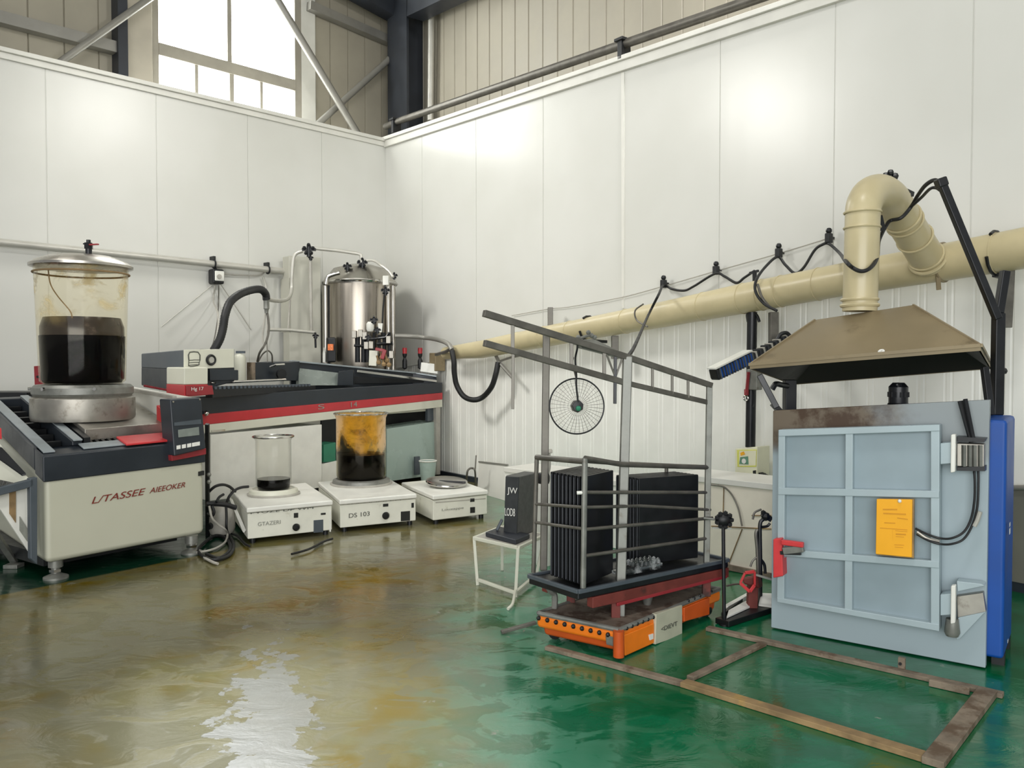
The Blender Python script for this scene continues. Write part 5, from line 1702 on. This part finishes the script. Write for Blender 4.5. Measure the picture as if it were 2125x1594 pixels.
cagebar([cp(1210, 1220, dF_), cp(1214, 951, dF_)], .016, 'galv')
cagebar([cp(1107, 1188, dL_), cp(1114, 948, dL_)], .013)
cagebar([cp(1113, 949, dL_), cp(1214, 958, dF_)], .016)
cagebar([cp(1214, 951, dF_), cp(1290, 964, lerp(dF_, dR_, .3)), cp(1469, 970, dR_)], .015)
rb_ = TB - tf * .25
cagebar([cp(1113, 949, dL_), at(1290, 962, lerp(dL_, 5.35, .5)), at(1469, 970, 5.35)], .014)
cagebar([at(1383, 967, 5.2), at(1383, 990, 5.2)], .012)
cagebar([cp(1110, 1046, dL_), cp(1214, 1053, dF_)], .009)
cagebar([cp(1109, 1084, dL_), cp(1213, 1098, dF_)], .009)
cagebar([cp(1214, 1022, dF_), cp(1469, 1022, dR_)], .010)
cagebar([cp(1214, 1053, dF_), cp(1330, 1050, lerp(dF_, dR_, .5)), cp(1474, 1058, dR_)], .009)
cagebar([cp(1213, 1099, dF_), cp(1478, 1075, dR_)], .010)
cagebar([cp(1212, 1154, dF_), cp(1468, 1117, dR_)], .010)
cagebar([cp(1197, 1023, dF_), cp(1214, 1022, dF_)], .010, 'white')
# ladder frame
dA0, dA1, dA2 = 4.24, 4.69, 5.0


def rail(pts, w_, name='ladder_rail', m='frame'):
    mb = MB()
    for i in range(len(pts) - 1):
        mb.bar(pts[i], pts[i + 1], w_, w_ * 1.1)
    return build(mb, name, M[m], tr, .002)


dA = lambda px: dA1 + (px - 1304) / (1004 - 1304) * (dA0 - dA1) if px < 1304 else dA1 + (px - 1304) / (1475 - 1304) * (dA2 - dA1)
rail([at(1004, 650, dA(1004)), at(1304, 742, dA1)], .032)
rail([at(1304, 742, dA1), at(1476, 800, dA2)], .030)
rail([at(1005, 712, dA(1004)), at(1300, 795, dA1)], .030)
rail([at(1300, 795, dA1), at(1468, 835, dA2)], .026)
yA = lambda x: 650 + (x - 1004) * (742 - 650) / 300 if x < 1304 else 742 + (x - 1304) * 58 / 172
yB = lambda x: 712 + (x - 1005) * 83 / 295 if x < 1300 else 795 + (x - 1300) * 40 / 168
for x in (1064, 1186, 1254, 1354, 1395, 1428):
    rail([at(x, yA(x), dA(x)), at(x, yB(x), dA(x))], .020 if x < 1300 else .015, 'rung')
rail([at(1065, 725, dA(1064)), at(1064, 849, dA(1064))], .017, 'hanging_bar')
rail([at(1277, 736, dA(1277)), at(1276, 838, dA(1277))], .018, 'hanging_bar', 'blacksatin')
rail([at(1258, 733, dA(1258)), at(1277, 783, dA(1277))], .011, 'diagonal_tie')
rail([at(1292, 742, dA(1290)), at(1277, 783, dA(1277))], .011, 'diagonal_tie')
build(MB().prism([at(1205, 707, dA(1205)), at(1232, 703, dA(1232) + .1), at(1304, 738, dA1), at(1300, 746, dA1), at(1206, 722, dA(1206))], V((-.02, .03, .0))), 'corner_gusset', M['galv'], tr, .002)
fb = C1 * .93 + cen_ * .07
build(MB().bar(at(1285, 1312, 4.60), at(1302, 740, dA1), .052, .052), 'front_post', M['galv'], tr, .006)
build(MB().bar(at(1134, 688, 4.83), up(at(1128, 1100, 4.83), .36), .042, .042), 'rear_post', M['frame'], tr, .005)
build(MB().bar(at(1134, 690, 4.83), at(1150, 695, dA(1150)), .026, .026), 'cross_bar', M['frame'], tr)
build(MB().bar(at(1472, 800, dA2), up(at(1466, 1165, dA2), .36), .034, .034), 'end_post', M['galv'], tr, .004)
mb = MB()
for x, y in ((1192, 706), (1200, 700), (1206, 708), (1221, 690), (1228, 697), (1234, 700)):
    mb.ball(at(x, y, dA(x) + .03), .014, 8)
mb.tube([at(1192, 706, dA(1192) + .03), at(1228, 694, dA(1228) + .03), at(1236, 702, dA(1236) + .03)], .009, 6)
build(mb, 'clamp', M['galv'], tr)
# fan hanging from the frame
fd = 4.56
fc_ = at(1197, 843, fd)
fr_ = 57.5 / FOC * fd
fan = root('hanging_fan', fc_, 'round wire fan guard hanging from the ladder frame of the trolley', 'fan')
fax = V((.12, -1, .05)).normalized()
build(MB().ring(fc_, fr_, .0045, fax, 64, 8), 'rim', M['black'], fan)
fa = fax.orthogonal().normalized()
fbv = fax.cross(fa)
mb = MB()
for k_ in range(36):
    g = k_ * math.pi / 18
    dr = fa * math.cos(g) + fbv * math.sin(g)
    mb.tube([fc_ + dr * fr_ * .2 + fax * .03, fc_ + dr * fr_ * .6 + fax * .022, fc_ + dr * fr_], .0011, 5)
build(mb, 'spoke_grille', M['frame'], fan)
mb = MB()
for f_ in (.35, .5, .62, .74, .84, .92):
    mb.ring(fc_ + fax * .025 * (1 - f_ * f_), fr_ * f_, .0009, fax, 56, 5)
build(mb, 'ring_grille', M['hosegrey'], fan)
build(MB().lathe(fc_ - fax * .02, [(0, 0), (fr_ * .22, 0), (fr_ * .24, .03), (fr_ * .2, .06), (0, .064)], 7, fax, False), 'hub', M['black'], fan)
build(MB().ball(fc_ + fax * .045 + V((0, 0, -.012)), .016, 8), 'hub_light', M['green'], fan)
build(MB().tube(spline([fc_ + Z * .02 + fax * .035, at(1196, 800, fd - .04), at(1196, 778, fd - .03), at(1194, 745, fd), at(1198, 722, dA(1198)), at(1197, 706, dA(1198))]), .0055, 8), 'cord', M['rubber'], fan)
build(MB().tube(spline([at(1196, 786, fd - .035), at(1191, 768, fd), at(1188, 752, fd), at(1190, 742, dA(1190))]), .0045, 8), 'cord', M['frame'], fan)
# black panel packs on the trolley table
pk0, pk1, pk2 = fl(1211, 1216, .375), fl(1140, 1194, .375), fl(1273, 1189, .375)
u1, u2 = (pk1 - pk0), (pk2 - pk0)
ztp = at(1211, 990, pk0.y).z


def panel_pack(o_, across, alongv, n, ztop_, lab, grp):
    for i in range(n):
        a_ = o_ + across * ((i + .08) / n)
        b_ = o_ + across * ((i + .80) / n)
        mb = MB().hexa([a_, a_ + alongv, b_ + alongv, b_], [up(a_, ztop_), up(a_ + alongv, ztop_), up(b_ + alongv, ztop_), up(b_, ztop_)])
        t0 = root('filter_panel', below(lerp(a_, b_, .5) + alongv * .5, o_.z), lab, 'panel', grp)
        build(mb, 'sheet', M['blacksatin'], t0, .004)
        en = alongv.normalized()
        m_ = lerp(a_, b_, .5)
        for e0 in (m_ - en * .004, m_ + alongv + en * .004):
            build(MB().bar(e0 + Z * .01, up(e0, ztop_ - .01), .006, .010), 'edge_strip', M['navy'], t0)


panel_pack(pk0, u1, u2, 9, ztp, 'black upright panel in the pack at the near end of the trolley', 'near pack of black panels')
pk3, pk4 = fl(1326, 1172, .375), fl(1449, 1158, .375)
u4 = pk4 - pk3
u3 = u1.normalized() * .2
panel_pack(pk3, u3, u4, 7, at(1326, 993, pk3.y).z, 'black upright panel in the pack at the far end of the trolley', 'far pack of black panels')
# clear plastic tray on the trolley
ct0, ct1, ct2 = fl(1268, 1178, .375), fl(1352, 1166, .375), fl(1352, 1192, .375)
ec = root('clear_tray', below(fl(1345, 1170, .375), .375), 'clear plastic tray of cups lying between the black panel packs', 'tray')
o_, ex_, ey_ = fl(1345, 1186, .375), (TR - TF).normalized(), (TL - TF).normalized()
build(MB().box(o_, ex_, ey_, -.09, .12, 0, .11, 0, .035), 'tray_base', M['plastic'], ec, .004)
mb = MB()
for i in range(6):
    for j in range(3):
        mb.lathe(o_ + ex_ * (-.07 + i * .034) + ey_ * (.018 + j * .034) + Z * .035, [(.015, 0), (.012, .022), (.004, .03), (0, .03)], 10)
build(mb, 'cup', M['plastic'], ec)
build(MB().box(o_, ex_, ey_, -.20, -.095, .0, .09, 0, .02), 'flat_lid', M['plastic'], ec, .004)

# ================================================================= white stand with charcoal device
SA, SB, SC = fl(984, 1117, .335), fl(1075, 1137, .335), fl(1130, 1111, .335)
SD = SA + SC - SB
ws = root('white_stand', below((SA + SC) * .5, 0), 'small white tube stand on the green floor left of the trolley', 'stand')
cr = [SA, SB, SC, SD]
for i in range(4):
    build(MB().bar(cr[i], cr[(i + 1) % 4], .026, .022), 'top_rail', M['cream'], ws, .003)
build(MB().hexa([p - Z * .004 for p in cr], [p + Z * .009 for p in cr]), 'shelf', M['hosegrey'], ws)
for p, f_ in ((SA, fl(996, 1215)), (SB, fl(1066, 1240)), (SC, fl(1097, 1208)), (SD, SD)):
    build(MB().bar(p, below(p if p is SD else lerp(p, f_, .6), 0), .022, .022), 'leg', M['cream'], ws, .003)
pA, pB, pC = below(lerp(SA, fl(996, 1215), .6), .04), below(lerp(SB, fl(1066, 1240), .6), .03), below(lerp(SC, fl(1097, 1208), .6), .04)
build(MB().bar(pA, pB, .024, .02), 'base_rail', M['cream'], ws, .003)
build(MB().bar(pB, pC, .024, .02), 'base_rail', M['cream'], ws, .003)
build(MB().tube(spline([pB + Z * .02, fl(1064, 1252, .03), fl(1054, 1264, .012)]), .010, 8), 'bent_foot', M['cream'], ws)
dv_ = root('charcoal_device', below(fl(1072, 1118, .345), .345), 'upright charcoal device with white lettering, on the small white stand', 'device')
D0, D1, D2 = fl(1071, 1117, .345), fl(1044, 1112, .345), fl(1109, 1103, .345)
D3 = D1 + D2 - D0
zd = at(1071, 990, D0.y).z
tilt = V((.02, .0, 0))
build(MB().hexa([D0, D2, D3, D1], [up(p, zd) + tilt for p in (D0, D2, D3, D1)]), 'case', M['slabside'], dv_, .006)
PV = plane3(D0, D1, up(D0, zd) + tilt)
build(MB().prism(PV.quad([(1045, 1112), (1071, 1118), (1076, 990), (1049, 989)], .004), -PV.n * .01), 'front_panel', M['slab'], dv_, .002)
ptext('JW', 'lettering', M['printwhite'], dv_, PV, 1053, 1027, 1074, 1029, 16, .006)
ptext('LOD8', 'lettering', M['printwhite'], dv_, PV, 1048, 1070, 1069, 1072, 16, .006)
B0, B1, B2 = fl(1070, 1131, .345), fl(1007, 1114, .345), fl(1100, 1118, .345)
B3 = B1 + B2 - B0
build(MB().hexa([B0, B2, B3, B1], [p + Z * .035 for p in (B0, B2, B3, B1)]), 'base', M['navy'], dv_, .008)
build(MB().bar(at(1031, 1100, D1.y), at(1042, 1078, D1.y), .05, .02), 'side_grip', M['slate'], dv_, .006)

# white pump bottle behind the trolley
wb_ = fl(1128, 1172)
pw = root('white_canister', wb_, 'tall white canister with black screw cap, behind the left end of the trolley', 'canister')
hz_ = at(1128, 1003, wb_.y).z
build(MB().lathe(wb_, [(0, 0), (.058, 0), (.06, .02), (.06, hz_ - .03), (.05, hz_), (0, hz_)], 24), 'body', M['white'], pw)
build(MB().lathe(wb_ + Z * hz_, [(0, 0), (.045, 0), (.05, .02), (.05, .06), (.04, .08), (0, .08)], 12, Z, False), 'cap', M['black'], pw)
build(MB().tube(spline([wb_ + Z * (hz_ + .07) + V((.03, 0, 0)), at(1139, 965, wb_.y), at(1138, 940, wb_.y)]), .016, 8), 'spout', M['hosegrey'], pw)
build(MB().box(at(1138, 938, wb_.y), V((1, 0, 0)), V((0, 1, 0)), -.035, .03, -.02, .02, -.008, .02), 'spout_head', M['dullsteel'], pw, .004)

# low cream boxes in front of the right wall
w0_, w1_ = fl(1047, 1095), fl(1604, 1201)
PWb = vplane(w0_, w1_)
ws_ = PWb.hit(1400, 1100)
ws_.z = 0
lowbox = []
for a_, b_, zt0, lab, nm in ((w0_, ws_ - (w1_ - w0_).normalized() * .01, .585, 'long low white cabinet behind the trolley, against the right wall', 'low_cabinet'), (ws_, w1_, .70, 'low cream-clad box with stains, between the trolley and the oven', 'clad_box')):
    g = root(nm, below((a_ + b_) * .5 - PWb.n * .25, 0), lab, 'cabinet')
    th = -PWb.n * .42
    build(MB().hexa([a_, b_, b_ + th, a_ + th], [up(p, zt0 - .04) for p in (a_, b_, b_ + th, a_ + th)]), 'body', M['foam'] if nm == 'clad_box' else M['white'], g, .006)
    q = [a_ + PWb.n * .015, b_ + PWb.n * .015, b_ + th, a_ + th]
    build(MB().hexa([up(p, zt0 - .045) for p in q], [up(p, zt0) for p in q]), 'top_board', M['cap'], g, .004)
    lowbox.append(g)
gb = lowbox[1]
build(MB().tube(spline(PWb.quad([(1474, 1006), (1500, 1010), (1518, 1026), (1532, 1055), (1540, 1092)], .012)), .006, 6), 'edge_hoop', M['frame'], gb)
for q in ([(1476, 1092), (1600, 1098)], [(1540, 1098), (1512, 1170)], [(1502, 1010), (1498, 1165)], [(1560, 1070), (1600, 1070)]):
    build(MB().bar(PWb.hit(*q[0], .004), PWb.hit(*q[1], .004), .006, .008), 'board_joint', M['wood'], gb)
build(MB().bar(PWb.hit(1470, 1168, .01), PWb.hit(1602, 1196, .01), .03, .04), 'bottom_rail', M['woodgrey'], gb)

# black lamp-like head on a pole
pb0 = fl(1503, 1298)
sp_ = root('pole_light', pb0, 'round black head on a thin black pole beside the right end of the trolley', 'lamp')
hc = at(1501, 1078, pb0.y)
build(MB().tube([pb0, hc - Z * .04], .011, 10), 'pole', M['blacksatin'], sp_)
build(MB().cyl(pb0, .03, .012, 16), 'foot', M['black'], sp_)
mb = MB().ball(hc, .05, 14, (1, .8, .85))
for k_ in range(9):
    g = k_ * 2 * math.pi / 9
    mb.ball(hc + V((math.cos(g) * .045, -.02, math.sin(g) * .042)), .016, 7)
build(mb, 'head', M['black'], sp_)
build(MB().bar(hc - V((.06, -.02, .055)), hc + V((.05, 0, -.055)), .014, .01), 'collar', M['galv'], sp_)
build(MB().tube([hc - V((.05, 0, 0)), hc - V((.12, 0, -.008))], .007, 8), 'side_rod', M['galv'], sp_)

# valve stand and odds and ends left of the oven
v0 = fl(1575, 1262)
vst = root('valve_stand', v0, 'upright dark pipes with a valve on top, just left of the oven', 'pipe stand')
dV = v0.y
build(MB().tube(spline([v0, at(1572, 1150, dV), at(1569, 1110, dV), at(1572, 1098, dV)]), .012, 8), 'pipe', M['frame'], vst)
build(MB().tube(spline([at(1578, 1240, dV), at(1578, 1170, dV), at(1577, 1110, dV), at(1578, 1085, dV), at(1586, 1076, dV)]), .013, 8), 'pipe', M['blacksatin'], vst)
mb = MB().ball(at(1589, 1072, dV), .03, 8).bar(at(1582, 1066, dV), at(1600, 1078, dV), .035).ball(at(1584, 1064, dV), .018, 7)
build(mb, 'valve', M['black'], vst)
build(MB().tube(spline([at(1562, 1078, dV), at(1566, 1064, dV), at(1580, 1057, dV)]), .007, 6), 'handle', M['frame'], vst)
build(MB().tube(spline([at(1578, 1160, dV), at(1586, 1172, dV), at(1588, 1190, dV)]), .010, 8), 'branch', M['blacksatin'], vst)
build(MB().tube(spline([at(1571, 1156, dV), at(1562, 1164, dV), at(1557, 1176, dV)]), .007, 8), 'branch', M['frame'], vst)
build(MB().tube(spline([at(1581, 1094, dV), at(1592, 1092, dV), at(1598, 1086, dV)]), .009, 8), 'branch', M['blacksatin'], vst)
v1 = fl(1560, 1262)
rp_ = root('red_pump', below(at(1558, 1262, 5.1), 0), 'small red-framed rusty pump on the floor left of the oven', 'pump')
dq_ = 5.12
build(MB().hexa([at(1542, 1212, dq_), at(1578, 1222, dq_), at(1584, 1218, dq_ + .15), at(1550, 1208, dq_ + .15)], [at(1540, 1200, dq_), at(1572, 1194, dq_), at(1578, 1192, dq_ + .15), at(1548, 1196, dq_ + .15)]), 'housing', M['rustred'], rp_, .012)
mb = MB()
fpts = [at(1536, 1210, dq_ - .03), at(1546, 1189, dq_ - .03), at(1566, 1186, dq_ - .03), at(1566, 1214, dq_ - .03), at(1556, 1228, dq_ - .03)]
for i in range(5):
    mb.bar(fpts[i], fpts[(i + 1) % 5], .012, .02)
build(mb, 'guard_frame', M['redbright'], rp_, .003)
build(MB().bar(at(1566, 1192, dq_ - .02), at(1606, 1204, dq_ - .05), .012, .012), 'lever', M['galv'], rp_)
build(MB().bar(below(at(1560, 1240, dq_ + .05), 0), at(1562, 1212, dq_ + .05), .06, .05), 'pedestal', M['rustred'], rp_, .004)
build(MB().tube(spline([at(1536, 1212, dq_), at(1522, 1213, 5.05), at(1508, 1216, 4.98)]), .006, 6), 'hose', M['frame'], rp_)
sc0, sc1 = fl(1498, 1292, .02), fl(1604, 1258, .02)
scr = root('scrap_plate', below(lerp(sc0, sc1, .5), 0), 'dark flat scrap frame with white pieces lying between trolley and oven', 'scrap')
build(MB().bar(sc0, sc1, .10, .035), 'black_strip', M['black'], scr, .004)
build(MB().bar(fl(1506, 1262, .05), fl(1560, 1232, .05), .03, .03), 'white_strip', M['white'], scr, .003)
build(MB().prism([fl(1508, 1284, .04), fl(1556, 1262, .04), fl(1548, 1250, .05), fl(1512, 1270, .05)], Z * .012), 'white_plate', M['white'], scr, .002)
build(MB().prism([fl(1574, 1258, .04), fl(1602, 1262, .04), fl(1602, 1235, .08), fl(1580, 1234, .08)], Z * .012), 'white_plate', M['white'], scr, .002)
build(MB().bar(fl(1500, 1275, .05), fl(1545, 1240, .05), .02, .02), 'black_rod', M['black'], scr)

# ================================================================= plank frame on the floor
pf = root('plank_frame', fl(1780, 1440), 'rectangular frame of old planks lying on the wet green floor before the oven', 'plank frame')


def plank(p, q, w_, m, h_=.022):
    a_, b_ = fl(*p), fl(*q)
    return build(MB().bar(a_ + Z * h_ * .55, b_ + Z * h_ * .55, w_, h_), 'plank', M[m], pf, .003)


plank((1135, 1348), (1425, 1426), .045, 'woodgrey')
plank((1418, 1423), (1958, 1590), .062, 'wood', .026)
plank((1468, 1308), (2082, 1448), .05, 'woodgrey')
plank((1432, 1412), (1584, 1340), .042, 'woodgrey', .020)
plank((1935, 1592), (2050, 1442), .082, 'woodgrey', .030)
plank((1928, 1424), (2012, 1443), .02, 'woodgrey', .034)
pg = root('floor_peg', fl(1869, 1392), 'short wooden peg standing at the foot of the oven front', 'peg')
build(MB().box(fl(1869, 1394), eO, nO, -.012, .022, -.012, .012, 0, .075), 'post', M['woodgrey'], pg, .003)
build(MB().cyl(fl(1869, 1394) + Z * .045 + nO * .012, .008, .006, 10, nO), 'nail', M['black'], pg)
# ================================================================= light
w = bpy.data.worlds.new('World')
scene.world = w
w.use_nodes = True
bg = w.node_tree.nodes['Background']
bg.inputs['Color'].default_value = (.98, .99, 1.0, 1)
bg.inputs['Strength'].default_value = .40


def area(name, loc, target, sx, sy, power, col=(1, 1, 1)):
    l = bpy.data.lights.new(name, 'AREA')
    l.shape = 'RECTANGLE'
    l.size, l.size_y = sx, sy
    l.energy = power
    l.color = col
    o = bpy.data.objects.new(name, l)
    COL.objects.link(o)
    o.location = loc
    o.rotation_euler = (V(target) - V(loc)).to_track_quat('-Z', 'Y').to_euler()
    return o


hl = area('high_bay_left', (-5.0, 6.8, 5.9), (-.6, 10.2, 1.8), 1.2, 1.2, 85, (1, .98, .94))
hl.data.spread = math.radians(112)
hr = area('high_bay_right', (2.3, 6.4, 6.7), (-1.5, 10, 2.5), .5, .5, 55, (1, .98, .95))
hr.data.spread = math.radians(130)
area('high_bay_front', (0.6, 2.2, 7.6), (1.0, 7.0, 0), 1.0, 1.0, 110, (1, .98, .95))
area('open_bay', (-1.0, -4.5, 2.6), (0, 6, .9), 9.0, 4.4, 640, (1, 1, .99))

# added unseen spot, only there to throw a bright highlight on the floor patch
sl_ = bpy.data.lights.new('floor_highlight_spot', 'SPOT')
sl_.energy = 9000
sl_.spot_size = math.radians(11)
sl_.spot_blend = .9
sl_.color = (.93, .97, 1)
sl_.shadow_soft_size = .35
so = bpy.data.objects.new('floor_highlight_spot', sl_)
COL.objects.link(so)
so.location = (-4.3, 9.9, 8.4)
so.rotation_euler = (fl(565, 1500) - V(so.location)).to_track_quat('-Z', 'Y').to_euler()

scene.view_settings.view_transform = 'Standard'
scene.view_settings.look = 'None'
scene.view_settings.gamma = 1
scene.view_settings.exposure = 0.12
scene.view_settings.use_curve_mapping = False
scene.cycles.use_denoising = True
scene.cycles.max_bounces = 10
scene.cycles.transparent_max_bounces = 16
scene.cycles.sample_clamp_indirect = 8
